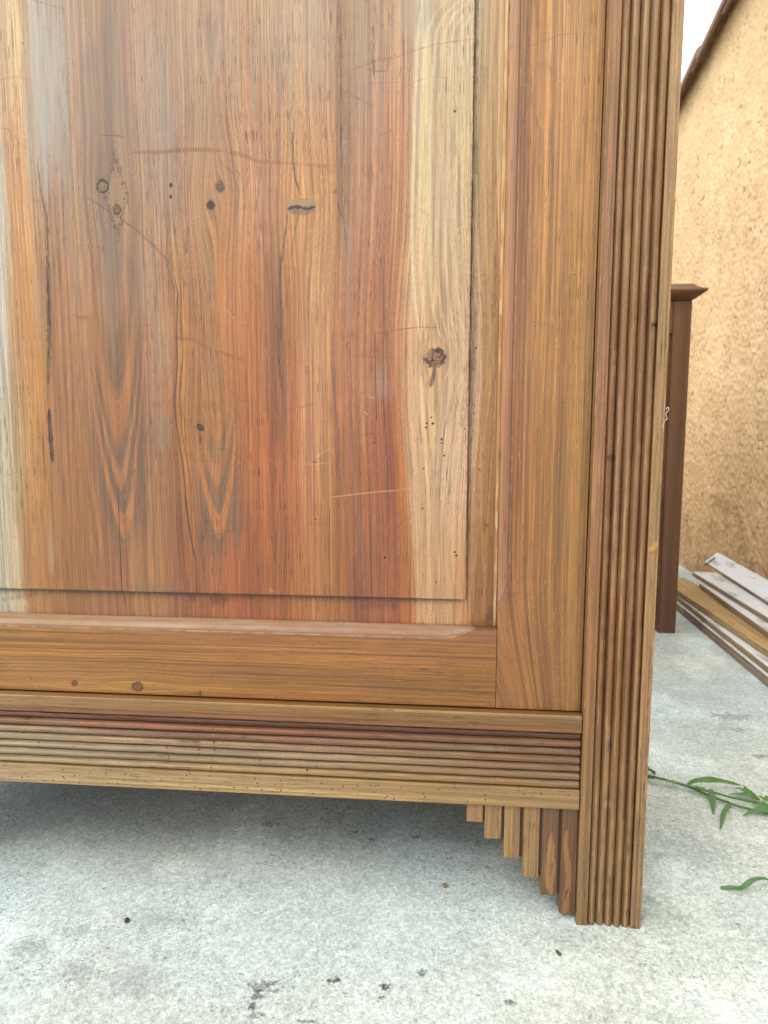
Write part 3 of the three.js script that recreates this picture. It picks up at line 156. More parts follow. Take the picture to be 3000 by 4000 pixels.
dashes(panelS, [[-0.7139,-0.6654,1.0437,1.2737,190,0.0164],[-0.6585,-0.6272,1.1086,1.2392,50,0.0145],[-0.5609,-0.5387,1.1119,1.2186,80,0.0127],[-0.5264,-0.473,1.064,1.2075,260,0.0138],[-0.464,-0.4417,1.0825,1.2608,90,0.0145],[-0.4269,-0.4041,0.97,1.2589,110,0.0127],[-0.8621,-0.8177,0.9454,1.0904,150,0.0145],[-0.8188,-0.7916,1.0136,1.1982,120,0.0145],[-0.8669,-0.804,0.695,0.9464,200,0.0127],[-0.697,-0.6739,0.5849,0.9771,160,0.0127],[-0.5593,-0.5284,0.6956,0.9738,160,0.0145],[-0.5171,-0.4813,0.6599,0.9391,200,0.0127],[-0.4252,-0.3977,0.6959,0.9372,120,0.0109],[-0.3904,-0.3616,0.5887,0.8351,60,0.0145],[-0.7661,-0.742,0.961,1.0804,60,0.0109],[-0.8835,-0.2492,0.4813,1.2825,420,0.0109],[-0.837,-0.7407,0.4584,0.6579,110,0.0109],[-0.5513,-0.4798,0.4647,0.6595,140,0.0127],[-0.3867,-0.3698,1.1311,1.2568,60,0.0091],[-0.9326,-0.4651,0.4349,0.4577,160,0.0044],[-0.3497,-0.3264,0.696,1.1618,110,0.0065]]);
for (const [x, y, rx, ry, t] of KNOTS) panelS.blob(x, y, rx * 1.9, ry * 1.9, (u, v, k, px, py) => {
  u *= 1.9; v *= 1.9; const n = 0.36 * (vn(px * 330, py * 330, 41 + t) - 0.5) + 0.22 * (vn(px * 1000, py * 1000, 51 + t) - 0.5); let d = Math.hypot(u, v) + n; const dark = [0.20, 0.15, 0.12], put = (c, a) => panelS.put(k, c, a), S = panelS;
  if (t === 7) { d = Math.abs(u) + Math.abs(v) * 0.9 + n * 1.2; put([0.66, 0.51, 0.38], 0.55 * (1 - sst(0.8, 0.98, d))); const e = sst(0.80, 0.92, d) * (1 - sst(0.96, 1.12, d)) * vn(px * 900, py * 160, 61); put([0.24, 0.18, 0.15], e * 0.8); return; }
  if (t === 4) { d = Math.hypot(u, v * 1.0) + n; put([0.62, 0.52, 0.40], 0.7 * (1 - sst(0.7, 1.2, Math.hypot(u, (v - 1.4) * 0.55) + n))); const c = v + 0.35 * Math.sin(u * 4) + n * 1.4 + 0.15, e = (1 - sst(0.25, 0.75, Math.abs(c))) * (1 - sst(0.85, 1.05, Math.abs(u))); put([0.19, 0.15, 0.14], e * 0.85); S.ht[k] -= 0.5 * e; put([0.30, 0.27, 0.28], 0.4 * (1 - sst(0.6, 1.1, Math.hypot(u, (v + 1.1) * 0.7) + n))); return; }
  if (t === 5) { put([0.52, 0.33, 0.24], 0.75 * (1 - sst(0.75, 1.25, d))); const wx = u * 1.5 + 1.2 * vn(px * 160, py * 160, 74), wy = v * 1.5 + 1.2 * vn(px * 160, py * 160, 75), cr = sst(0.78, 0.93, 1 - Math.abs(2 * vn(wx * 1.6, wy * 1.6, 76) - 1)) * (1 - sst(0.8, 1.1, d)), an = Math.atan2(v, u); put([0.22, 0.13, 0.11], cr * 0.85); const rg = sst(0.62, 0.85, d) * (1 - sst(0.9, 1.15, d)) * sst(0.25, 0.7, vn(an * 1.3 + 9, d * 2, 72)); put([0.20, 0.12, 0.11], rg * 0.85); S.ht[k] -= 0.5 * (cr + rg * 0.5); put([0.80, 0.62, 0.46], 0.5 * sst(0.72, 0.9, vn(px * 700, py * 700, 73)) * (1 - sst(0.6, 0.8, d))); return; }
  const core = [[0.60, 0.50, 0.37], [0.48, 0.39, 0.30], [0.40, 0.33, 0.27], [0.20, 0.16, 0.14], 0, 0, [0.24, 0.18, 0.14]][t];
  if (t === 6) d = Math.hypot(u * 1.15, v) + 0.2 * u * v + n;
  put([0.42, 0.30, 0.22], 0.45 * (1 - sst(0.9, 1.8, d + 0.3 * Math.abs(u)))); put([0.66, 0.52, 0.38], 0.35 * (1 - sst(1.05, 1.35, d)) * sst(0.85, 1.05, d)); put(core, 0.85 * (1 - sst(0.5, 1.0, d)));
  const ring = sst(0.62, 0.8, d) * (1 - sst(0.92, 1.1, d)); put(dark, ring * (t === 2 ? 0.5 : 0.9)); const in2 = sst(0.3, 0.38, d) * (1 - sst(0.45, 0.55, d)); put(dark, in2 * 0.45); put([0.45, 0.28, 0.14], 0.5 * (1 - sst(0.1, 0.3, d)) * (t === 0 ? 1 : 0.2)); S.ht[k] -= 0.35 * ring + (t === 3 ? 0.5 * (1 - sst(0.6, 0.9, d)) : 0);
});
panelS.stroke(0.004, [0.30, 0.24, 0.2], 0.6, 0.6, 0.4, [-0.6397, 0.98, -0.6425, 0.965, -0.6435, 0.945]);
panelS.stroke(0.006, [0.2, 0.15, 0.15], 0.8, 0.6, 0.4, [-0.2985, 0.795, -0.2995, 0.785, -0.3055, 0.762]);
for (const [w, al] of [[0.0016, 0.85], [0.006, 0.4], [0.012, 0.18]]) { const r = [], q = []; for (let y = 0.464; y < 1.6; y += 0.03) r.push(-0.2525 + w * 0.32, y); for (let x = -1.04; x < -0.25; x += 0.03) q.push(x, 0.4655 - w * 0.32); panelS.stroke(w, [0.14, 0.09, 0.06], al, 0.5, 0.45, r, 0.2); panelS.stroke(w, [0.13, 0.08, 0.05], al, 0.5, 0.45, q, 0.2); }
for (const [x, y, r] of [[-0.2768,1.1157,0.00145],[-0.303,0.7206,0.00109],[-0.3011,0.7119,0.00164],[-0.3096,0.7125,0.00127],[-0.3106,0.7066,0.00145],[-0.289,0.6909,0.00145],[-0.2889,0.6852,0.00109],[-0.2852,0.668,0.00127],[-0.3133,0.6502,0.00109],[-0.3139,0.5947,0.00109],[-0.2573,0.7049,0.00091],[-0.3669,0.5241,0.00182],[-0.2667,0.5289,0.00164],[-0.2689,0.5336,0.00145],[-0.2435,0.8138,0.00127],[-0.2117,0.6673,0.00109],[-0.2361,0.6489,0.00109],[-0.2946,0.4902,0.00109],[-0.2245,0.5708,0.00091],[-0.4656,0.5776,0.00091],[-0.4321,0.5966,0.00091],[-0.7546,0.6621,0.00073],[-0.3823,0.6853,0.00109]]) panelS.hole(x, y, Math.max(r, 0.0009));
for (let i = 0; i < 900; i++) { const x = mix(-1.0, -0.21, rnd()), y = mix(0.43, 1.3, rnd()), a = rnd(); panelS.stroke(0.0008 + rnd() * 0.0006, a < 0.4 ? [0.93, 0.80, 0.66] : [0.28, 0.18, 0.13], 0.35 + 0.3 * rnd(), 0.5, 0.2, [x, y, x + 0.0004, y + 0.0012], 0.1); }
for (let i = 0; i < 60; i++) { const x = mix(-1.0, -0.25, rnd()), y = mix(0.45, 1.28, rnd()), an = (rnd() - 0.5) * 1.2, l = 0.01 + 0.05 * rnd() * rnd(); panelS.stroke(0.0007, rnd() < 0.4 ? [0.78, 0.6, 0.45] : [0.36, 0.23, 0.17], 0.3, 0.4, 0.4, [x, y, x + l * Math.cos(an), y + l * Math.sin(an)], 0.2); }
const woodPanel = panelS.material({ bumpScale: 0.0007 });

// width of a chamfer that runs out in a curve at its end
const stopW = (d, w, L) => { const t = cl01(d / L); return w * Math.pow(Math.sin(t * Math.PI / 2), 0.9); };

// stile
const stileS = new Surf(-0.217, 0.30, 0.133, 1.47, 1385);
woodFill(stileS, [[1.21, [[-0.213, 0xb08a4e], [-0.208, 0xa08c7c], [-0.195, 0x9c8672], [-0.188, 0x8c6e5a], [-0.175, 0xa48a6e], [-0.15, 0xa8937a], [-0.12, 0xa8977a], [-0.10, 0xa89468], [-0.09, 0xa08458]]],
  [1.02, [[-0.213, 0xb88f3c], [-0.208, 0xa0806c], [-0.195, 0x906c56], [-0.186, 0x94705a], [-0.17, 0xa08466], [-0.14, 0x9a8266], [-0.115, 0xa08a60], [-0.095, 0x9c864c]]],
  [0.82, [[-0.213, 0xb0843a], [-0.208, 0xa46e50], [-0.197, 0x965c44], [-0.185, 0x946a52], [-0.165, 0xa07c54], [-0.14, 0xa07a4c], [-0.115, 0x9c7c4a], [-0.095, 0x947640]]],
  [0.62, [[-0.213, 0x9c7c5a], [-0.208, 0xa85a34], [-0.2, 0x8e4026], [-0.188, 0x9c4a2a], [-0.172, 0xa0683a], [-0.145, 0x9a6e38], [-0.12, 0x9c7438], [-0.095, 0x886a2c]]],
  [0.49, [[-0.213, 0x8a7050], [-0.208, 0x9c5636], [-0.2, 0x8a4a2c], [-0.185, 0x9c5430], [-0.165, 0x9a6634], [-0.14, 0x946a30], [-0.11, 0x926a2c], [-0.095, 0x7c5c24]]],
  [0.34, [[-0.208, 0x965a2c], [-0.185, 0x93602c], [-0.16, 0x8c5e30], [-0.13, 0x8c6230], [-0.1, 0x8a642a], [-0.09, 0x6a4c20]]]],
  { seed: 101, wave: 0.6, jit: 0.8, jitb: 0.35, f1: 290, lines: 0.8, pores: 0.7, rough: 0.45, unify: 0.72, gain: 0.84, hue: [0.70, 0.475, 0.25], slant: (a, b) => { const k = cl01((0.52 - b) / 0.2); return 0.22 * k * (b - 0.52) * -1 * cl01((-0.1 - a) / 0.1) * -1; } });
dashes(stileS, [[-0.19, -0.1, 0.32, 1.3, 160, 0.012]]);
for (let i = 0; i < 90; i++) { const x = mix(-0.185, -0.095, rnd()), y = mix(0.33, 1.28, rnd()); stileS.stroke(0.0008, [0.85, 0.72, 0.55], 0.3 + rnd() * 0.3, 0.5, 0.5, [x, y, x - 0.0004, y + 0.003 + rnd() * 0.012], 0.05); }
for (const [x, y] of [[-0.118, 0.905], [-0.145, 0.60], [-0.09, 0.71], [-0.168, 0.84], [-0.13, 0.74]]) stileS.hole(x, y, 0.0009);
stileS.stroke(0.008, [0.55, 0.42, 0.3], 0.5, 0.7, 0.4, [-0.188, 1.155, -0.165, 1.165, -0.15, 1.152]);
for (const p of [[-0.187, 1.185, -0.15, 1.197, -0.12, 1.2], [-0.185, 0.85, -0.15, 0.84, -0.13, 0.832], [-0.18, 0.48, -0.165, 0.47, -0.16, 0.462]]) stileS.stroke(0.0008, [0.4, 0.28, 0.2], 0.5, 0.4, 0.3, p, 0.2);
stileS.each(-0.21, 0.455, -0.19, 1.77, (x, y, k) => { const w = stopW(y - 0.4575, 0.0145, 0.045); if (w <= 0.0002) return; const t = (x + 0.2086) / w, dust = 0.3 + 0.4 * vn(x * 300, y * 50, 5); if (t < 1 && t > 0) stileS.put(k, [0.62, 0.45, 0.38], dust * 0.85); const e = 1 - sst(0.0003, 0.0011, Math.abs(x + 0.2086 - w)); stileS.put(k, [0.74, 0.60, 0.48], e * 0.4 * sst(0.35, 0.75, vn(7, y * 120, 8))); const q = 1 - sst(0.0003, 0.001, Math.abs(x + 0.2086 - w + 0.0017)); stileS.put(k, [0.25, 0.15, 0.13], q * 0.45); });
specks(stileS, -0.19, -0.09, 0.31, 1.28, 260);
stileS.each(-0.216, 0.30, -0.2088, 1.77, (x, y, k) => { if (x < -0.2108) stileS.put(k, [0.78, 0.68, 0.52], 0.7 * sst(0.35, 0.7, vn(x * 400, y * 45, 9))); });
const woodStile = stileS.material();

// bottom rail of the door, grain lying
const railS = new Surf(-1.10, 0.30, 0.895, 0.135, 1700);
const railK = [[-0.8325, 0.3262, 0.0050, 0.0050, 2, 0.006], [-0.7345, 0.3245, 0.0088, 0.0075, 0, 0.011]];
woodFill(railS, [[-0.93, [[0.31, 0x8c6234], [0.325, 0x9c7a44], [0.345, 0x957040], [0.362, 0x9a7434], [0.385, 0x9c7434], [0.402, 0x936a38], [0.428, 0x96703c]]],
  [-0.70, [[0.31, 0x90602c], [0.325, 0x9c7840], [0.345, 0x926a34], [0.362, 0x946430], [0.385, 0x9a6c30], [0.402, 0x95602e], [0.428, 0x966434]]],
  [-0.55, [[0.31, 0x9a6436], [0.33, 0x94682f], [0.352, 0x84583c], [0.37, 0x96642c], [0.39, 0xa06c32], [0.404, 0x905a30], [0.428, 0x925c30]]],
  [-0.25, [[0.31, 0x8f5f34], [0.33, 0x88602e], [0.355, 0x8c5c2c], [0.375, 0x945e2c], [0.40, 0x8c5830], [0.428, 0x8c5a34]]]],
  { seed: 201, wave: 1.3, jit: 0.8, jitb: 0.4, f1: 330, lines: 0.9, pores: 0.6, rough: 0.45, unify: 0.55, gain: 0.76, hue: [0.70, 0.445, 0.19], horizontal: true, knots: railK });
for (const [x, y, rx, ry, t] of railK) railS.blob(x, y, rx * 1.4, ry * 1.4, (u, v, k, px, py) => { const d = Math.hypot(u, v) * 1.4 + 0.25 * (vn(px * 500, py * 500, 81) - 0.5), q = sst(0.85, 1.02, d); railS.put(k, t ? [0.42, 0.29, 0.20] : [0.50, 0.30, 0.17], 0.8 * (1 - q)); const r = sst(0.75, 0.88, d) * (1 - sst(0.95, 1.1, d)); railS.put(k, [0.28, 0.16, 0.1], r * 0.7); const c = Math.abs(Math.sin(d * 9)); railS.put(k, [0.24, 0.15, 0.12], 0.3 * (1 - q) * c); });
dashes(railS, [[-0.95, -0.22, 0.315, 0.405, 220, 0.012]], true);
for (let i = 0; i < 46; i++) { const x = mix(-0.45, -0.26, rnd()), y = mix(0.36, 0.4, rnd()); railS.stroke(0.0015 + 0.002 * rnd(), [0.42, 0.2, 0.15], 0.25, 0.7, 0.4, [x, y, x + 0.002, y]); }
for (const [x, y] of [[-0.7711, 0.4025], [-0.862, 0.4035], [-0.46, 0.4005], [-0.525, 0.316], [-0.62, 0.345], [-0.9, 0.33]]) railS.hole(x, y, 0.001);
railS.stroke(0.0014, [0.12, 0.08, 0.06], 0.9, 0.3, 0.1, [-0.6395, 0.3125, -0.639, 0.322], 0.4);
specks(railS, -1, -0.21, 0.31, 0.41, 260);
{ const wAt = (x) => stopW(Math.min(-0.2384 - x, x + 1.0616), 0.0165, 0.05);
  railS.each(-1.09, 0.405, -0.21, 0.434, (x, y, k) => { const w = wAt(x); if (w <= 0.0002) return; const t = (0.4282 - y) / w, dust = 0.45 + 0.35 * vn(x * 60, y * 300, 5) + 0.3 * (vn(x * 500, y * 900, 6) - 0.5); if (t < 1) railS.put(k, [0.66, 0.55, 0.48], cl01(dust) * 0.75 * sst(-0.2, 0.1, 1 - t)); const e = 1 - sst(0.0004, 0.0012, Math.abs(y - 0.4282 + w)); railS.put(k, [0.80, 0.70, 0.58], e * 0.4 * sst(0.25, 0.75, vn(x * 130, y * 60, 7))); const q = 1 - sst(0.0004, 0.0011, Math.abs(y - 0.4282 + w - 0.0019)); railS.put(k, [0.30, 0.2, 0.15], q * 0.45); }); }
const woodRail = railS.material();

// apron under the door: two flat fillets and seven round beads
const apronS = new Surf(-1.22, 0.165, 1.14, 0.15, 1500);
woodFill(apronS, [[-0.92, [[0.172, 0xac9066], [0.185, 0xb49a72], [0.198, 0xa88c66], [0.205, 0xa29276], [0.22, 0xa08e72], [0.235, 0x9c8c70], [0.248, 0x988464], [0.258, 0x9c8460], [0.263, 0x7c5c44], [0.27, 0x945f42], [0.280, 0x744630], [0.287, 0x8c6036], [0.3, 0x987044], [0.31, 0xa08258]]],
  [-0.55, [[0.172, 0xa88a5c], [0.185, 0xb09468], [0.198, 0xa88a5c], [0.22, 0x9c8868], [0.235, 0x9a8260], [0.25, 0x8c6a4c], [0.262, 0x7c4c34], [0.27, 0x8c5438], [0.280, 0x70402c], [0.287, 0x8a5c30], [0.3, 0x90642f], [0.31, 0xa0824e]]],
  [-0.18, [[0.172, 0x98784e], [0.185, 0xa08256], [0.198, 0x98784c], [0.22, 0x8c6c4c], [0.235, 0x8c6a48], [0.25, 0x846040], [0.262, 0x70503c], [0.27, 0x7c5038], [0.280, 0x683c28], [0.287, 0x8a5c2e], [0.3, 0x86602f], [0.31, 0x9c7f56]]]],
  { seed: 301, wave: 0.5, jit: 0.7, jitb: 0.5, f1: 260, lines: 0.6, pores: 0.9, rough: 0.5, unify: 0.18, hue: [0.62, 0.44, 0.28], horizontal: true });
for (let i = 0; i < 70; i++) { const x = mix(-1.1, -0.1, rnd()), y = 0.198 + 0.0117 * Math.floor(rnd() * 6) + 0.0117 * rnd(), g2 = rnd(); apronS.stroke(0.004 + 0.004 * rnd(), g2 < 0.5 ? [0.45, 0.40, 0.40] : [0.70, 0.62, 0.48], 0.35, 0.8, 0.6, [x, y, x + 0.02 + 0.07 * rnd(), y]); }
dashes(apronS, [[-1.1, -0.1, 0.17, 0.2, 260, 0.01], [-1.1, -0.1, 0.2, 0.31, 200, 0.012]], true);
for (let i = 0; i < 75; i++) apronS.hole(mix(-1.0, -0.1, rnd()), mix(0.1745, 0.1985, rnd()), 0.0007 + 0.0005 * rnd());
for (let i = 0; i < 26; i++) apronS.hole(mix(-0.96, -0.12, rnd()), mix(0.2, 0.25, rnd()), 0.0007 + 0.0004 * rnd());
specks(apronS, -1, -0.09, 0.17, 0.31, 420);
const woodApron = apronS.material({ bumpScale: 0.0009 });

// corner posts
const postS = new Surf(-0.095, -0.01, 0.1, 1.97, 1035);
woodFill(postS, [[1.2, [[-0.088, 0x98744e], [-0.076, 0x94704e], [-0.07, 0x86694f], [-0.06, 0x947658], [-0.05, 0x8c7054], [-0.035, 0x967a58], [-0.018, 0x947650], [-0.012, 0x9c8868], [0, 0xa08c6c]]],
  [0.75, [[-0.088, 0x986c48], [-0.076, 0x92684a], [-0.068, 0x80583c], [-0.055, 0x906848], [-0.04, 0x845c3e], [-0.02, 0x8e6a46], [-0.012, 0x947c5a], [0, 0x947a52]]],
  [0.4, [[-0.088, 0x94683c], [-0.076, 0x8c6238], [-0.068, 0x7c5230], [-0.055, 0x8a5e38], [-0.045, 0x886034], [-0.03, 0x805432], [-0.018, 0x8a633c], [-0.012, 0x907350], [0, 0x96744a]]],
  [0.05, [[-0.088, 0x86704e], [-0.076, 0x806a4a], [-0.068, 0x88724e], [-0.055, 0x8c7854], [-0.04, 0x88724e], [-0.018, 0x8a7654], [-0.012, 0x8e7a58], [0, 0x8e7a56]]]],
  { seed: 401, wave: 0.4, jit: 0.6, jitb: 0.3, f1: 330, lines: 0.6, pores: 0.8, rough: 0.46, unify: 0.40, gain: 0.80, hue: [0.63, 0.435, 0.265] });
dashes(postS, [[-0.09, 0, 0.0, 1.28, 420, 0.01]]);
for (let i = 0; i < 26; i++) { const y = mix(0.1, 1.25, rnd()); postS.stroke(0.0012, [0.86, 0.66, 0.42], 0.6, 0.4, 0.5, [-0.0007, y, -0.0006, y + 0.006 + 0.02 * rnd()]); }
for (let i = 0; i < 40; i++) { const y = mix(0.32, 1.25, rnd()); postS.stroke(0.001, [0.80, 0.62, 0.42], 0.6, 0.4, 0.5, [-0.0888, y, -0.0886, y + 0.003 + 0.012 * rnd()]); }
for (const [x, y, l] of [[-0.003, 0.255, 0.03], [-0.0035, 0.33, 0.012], [-0.005, 0.30, 0.015]]) postS.stroke(0.004, [0.55, 0.33, 0.12], 0.7, 0.6, 0.5, [x, y, x + 0.001, y + l]);
postS.stroke(0.006, [0.80, 0.58, 0.28], 0.9, 0.3, 0.2, [-0.0125, 0.5445, -0.006, 0.548, -0.001, 0.556]); postS.stroke(0.002, [0.62, 0.4, 0.16], 0.8, 0.3, 0.2, [-0.013, 0.5425, -0.001, 0.5415]);
postS.blob(-0.0195, 0.838, 0.004, 0.004, (u, v, k) => { const d = Math.hypot(u, v); postS.put(k, [0.14, 0.1, 0.1], 0.9 * (1 - sst(0.5, 0.9, d))); });
postS.blob(-0.068, 0.667, 0.007, 0.006, (u, v, k) => { const d = Math.hypot(u, v); postS.put(k, [0.26, 0.16, 0.14], 0.7 * (1 - sst(0.4, 1, d))); });
postS.blob(-0.056, 0.269, 0.006, 0.011, (u, v, k, x, y) => { const d = Math.hypot(u, v) + 0.5 * (vn(x * 700, y * 700, 5) - 0.5); postS.put(k, [0.33, 0.28, 0.24], 0.8 * (1 - sst(0.5, 0.9, d))); });
postS.blob(-0.053, 0.183, 0.006, 0.008, (u, v, k, x, y) => { const d = Math.hypot(u, v) + 0.4 * (vn(x * 700, y * 700, 6) - 0.5); postS.put(k, [0.66, 0.60, 0.50], 0.6 * (1 - sst(0.5, 0.9, d))); });
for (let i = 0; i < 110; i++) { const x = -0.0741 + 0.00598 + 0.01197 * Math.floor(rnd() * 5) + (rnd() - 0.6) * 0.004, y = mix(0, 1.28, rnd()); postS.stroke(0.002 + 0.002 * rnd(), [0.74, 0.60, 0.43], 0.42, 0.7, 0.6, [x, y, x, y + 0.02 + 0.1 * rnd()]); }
specks(postS, -0.09, 0, 0, 1.28, 420);
const woodPost = postS.material();

// stepped bracket
const brS = new Surf(-0.26, 0, 0.18, 0.18, 1600);
woodFill(brS, [[0.16, [[-0.247, 0x9a7850], [-0.2, 0xa07e54], [-0.15, 0x9c7a50], [-0.088, 0x967048]]], [0.09, [[-0.247, 0xa07c52], [-0.195, 0xa48256], [-0.145, 0xa08056], [-0.088, 0x9a744a]]], [0.03, [[-0.2, 0xa48056], [-0.142, 0x9c7c52], [-0.09, 0x96724a]]]],
  { seed: 501, wave: 0.7, jit: 0.8, jitb: 0.12, f1: 260, lines: 0.5, pores: 0.9, rough: 0.47, unify: 0.3, hue: [0.62, 0.46, 0.30] });
// old stain soaked into the two staves next to the post, leaving bare tongues of the figure
brS.each(-0.1405, 0, -0.086, 0.176, (x, y, k) => { const n = 0.010 * (vn(x * 160, y * 26, 3) - 0.5) + 0.004 * (vn(x * 700, y * 60, 4) - 0.5), q = (cx, tip, w) => (y < tip ? Math.abs(x + n - cx) / (w * Math.pow(cl01((tip - y) / 0.1), 0.6) + 1e-5) : 9), d = Math.min(q(-0.126, 0.135, 0.0085 * Math.sqrt(cl01((y - 0.03) / 0.05)) + 1e-5), q(-0.102 + 0.05 * (0.1 - y), 0.138, 0.008 * Math.sqrt(cl01((y - 0.045) / 0.05)) + 1e-5), q(-0.103, 0.05, 0.0075)); brS.put(k, [0.33, 0.215, 0.135], 0.78 * sst(0.8, 1.15, d) * (0.75 + 0.5 * (vn(x * 900, y * 30, 5) - 0.5))); if (d < 0.9) brS.put(k, [0.62, 0.39, 0.18], 0.35); });
dashes(brS, [[-0.247, -0.09, 0.01, 0.17, 160, 0.008]]);
specks(brS, -0.25, -0.09, 0, 0.175, 120);
const woodBracket = brS.material();
const carcaseS = new Surf(0, 0, 0.6, 1.0, 700);
woodFill(carcaseS, [[0.1, [[0, 0x7a5432], [0.15, 0x6c4628], [0.3, 0x80583a], [0.45, 0x6e4a2c], [0.6, 0x7a5432]]], [0.8, [[0, 0x80583a], [0.2, 0x74502e], [0.4, 0x7c5434], [0.6, 0x80583a]]]], { seed: 601, wave: 1, jit: 1, jitb: 0.4, f1: 200, lines: 0.8, pores: 0.8, rough: 0.55 });
const woodCarcase = carcaseS.material();
const grime = plain(0.055, 0.038, 0.026, 0.95);

// ------------------------------------------------------------------ ground
{
  const T = 2.25, S = new Surf(-1.35, -1.6, T, T, 910), stains = [[-0.5023,0.1485,0.022,0.013,0.55],[-0.5076,0.1652,0.009,0.006,0.6],[-0.4184,0.1335,0.008,0.006,0.85],[-0.3538,0.1364,0.01,0.007,0.85],[-0.3554,0.1535,0.006,0.004,0.85],[-0.3051,0.1087,0.01,0.006,0.5],[-0.1963,0.1465,0.008,0.005,0.6],[-0.5097,0.1809,0.007,0.005,0.75],[-0.5068,0.1964,0.01,0.006,0.5],[-0.4952,0.1928,0.006,0.004,0.6],[-0.4377,0.1976,0.02,0.004,0.6],[0.4258,-0.7815,0.05,0.03,0.35],[0.4072,-0.5677,0.02,0.012,0.45],[0.4109,-0.7055,0.03,0.02,0.3],[-0.7993,-0.0128,0.006,0.004,0.35],[-0.5928,-0.2086,0.015,0.01,0.3],[-0.434,-0.1997,0.008,0.004,0.5],[-0.4045,-0.1793,0.008,0.004,0.5],[-0.3255,-0.1946,0.009,0.004,0.5],[0.1425,-0.023,0.004,0.003,0.6],[-0.0975,0.0242,0.05,0.03,0.12],[0.0303,-0.0347,0.05,0.05,0.2],[0.1343,-0.1942,0.09,0.06,0.15],[-0.6727,0.1606,0.06,0.03,0.15],[-0.6791,0.0491,0.05,0.02,0.12],[-0.7928,0.0805,0.03,0.012,0.2],[-0.4594,0.0066,0.06,0.02,0.1],[-0.8399,0.1144,0.03,0.02,0.2],[-0.7467,0.1507,0.03,0.02,0.2]];
  const fleck = []; for (let i = 0; i < 1500; i++) fleck.push([rnd() * T + S.x0, rnd() * T + S.y0, 0.0012 + 0.0042 * rnd() * rnd(), rnd() * 6.28, rnd()]);
  const pn = (x, y, f, s) => { const n = Math.round(f * T); return vn((x - S.x0) / T * n, (y - S.y0) / T * n, s, n, n); };
  S.fill((x, y, o, i, j) => {
    const big = pn(x, y, 2.2, 1) - 0.5, md = pn(x, y, 9, 2) - 0.5, m2 = pn(x, y, 26, 3) - 0.5, sm = pn(x, y, 95, 4) - 0.5, f1 = pn(x, y, 240, 5) - 0.5, f2 = pn(x, y, 620, 8) - 0.5, w = hsh(i, j, 6) - 0.5, warm = pn(x, y, 5, 7) - 0.5;
    const pit = sst(0.76, 0.92, pn(x, y, 330, 9)) * sst(0.3, 0.7, pn(x, y, 14, 10)), lite = sst(0.60, 0.85, pn(x, y, 11, 12)) * (0.5 + pn(x, y, 60, 13));
    let v = 0.785 + 0.035 * big + 0.05 * md + 0.04 * m2 + 0.05 * sm + 0.13 * f1 + 0.15 * f2 + 0.15 * w + 0.06 * lite; v -= 0.13 * pit;
    o[0] = v * (0.935 + 0.03 * warm); o[1] = v; o[2] = v * (0.988 - 0.035 * warm); o[3] = 0.55 + 0.2 * f1 + 0.16 * sm + 0.10 * f2 + 0.05 * m2 - 0.35 * pit; o[4] = 0.9;
  });
  for (const [x, y, r, an, q] of fleck) { const ca = Math.cos(an), sa = Math.sin(an), cz = q < 0.6 ? [0.60, 0.65, 0.64] : q < 0.8 ? [0.50, 0.53, 0.51] : q < 0.9 ? [0.66, 0.60, 0.53] : [0.82, 0.85, 0.85]; S.each(x - r * 1.4, y - r * 1.4, x + r * 1.4, y + r * 1.4, (px, py, k) => { const u = (px - x) * ca + (py - y) * sa, v = -(px - x) * sa + (py - y) * ca, d = Math.max(Math.abs(u), Math.abs(v) * 1.7, Math.abs(u * 0.7 + v) * 1.1) / r + 0.3 * (vn(px * 900, py * 900, 15) - 0.5); const a = 1 - sst(0.75, 1.0, d); S.put(k, cz, a * 0.75); S.ht[k] = mix(S.ht[k], 0.55, a * 0.7); }); }
  for (const [x, z, rx, rz, a] of stains) S.blob(x, z, rx, rz, (u, v, k, px, py) => { const d = Math.hypot(u, v) + 1.1 * (vn(px * 160, py * 160, 21) - 0.5) + 0.7 * (vn(px * 420, py * 420, 22) - 0.5), g = vn(px * 620, py * 620, 23); S.put(k, [0.22, 0.25, 0.24], a * (1 - sst(0.45, 1.05, d)) * (0.5 + 0.5 * sst(0.25, 0.55, g))); });
  const m = S.material({ bumpScale: 0.0016 });
  const g = new THREE.PlaneGeometry(80, 80, 40, 40); g.rotateX(-Math.PI / 2);
  const p = g.attributes.position, uv = new Float32Array(p.count * 2); for (let i = 0; i < p.count; i++) { uv[2 * i] = (p.getX(i) - S.x0) / T; uv[2 * i + 1] = (p.getZ(i) - S.y0) / T; }
  g.setAttribute('uv', new THREE.BufferAttribute(uv, 2)); struct('ground', g, m);
}

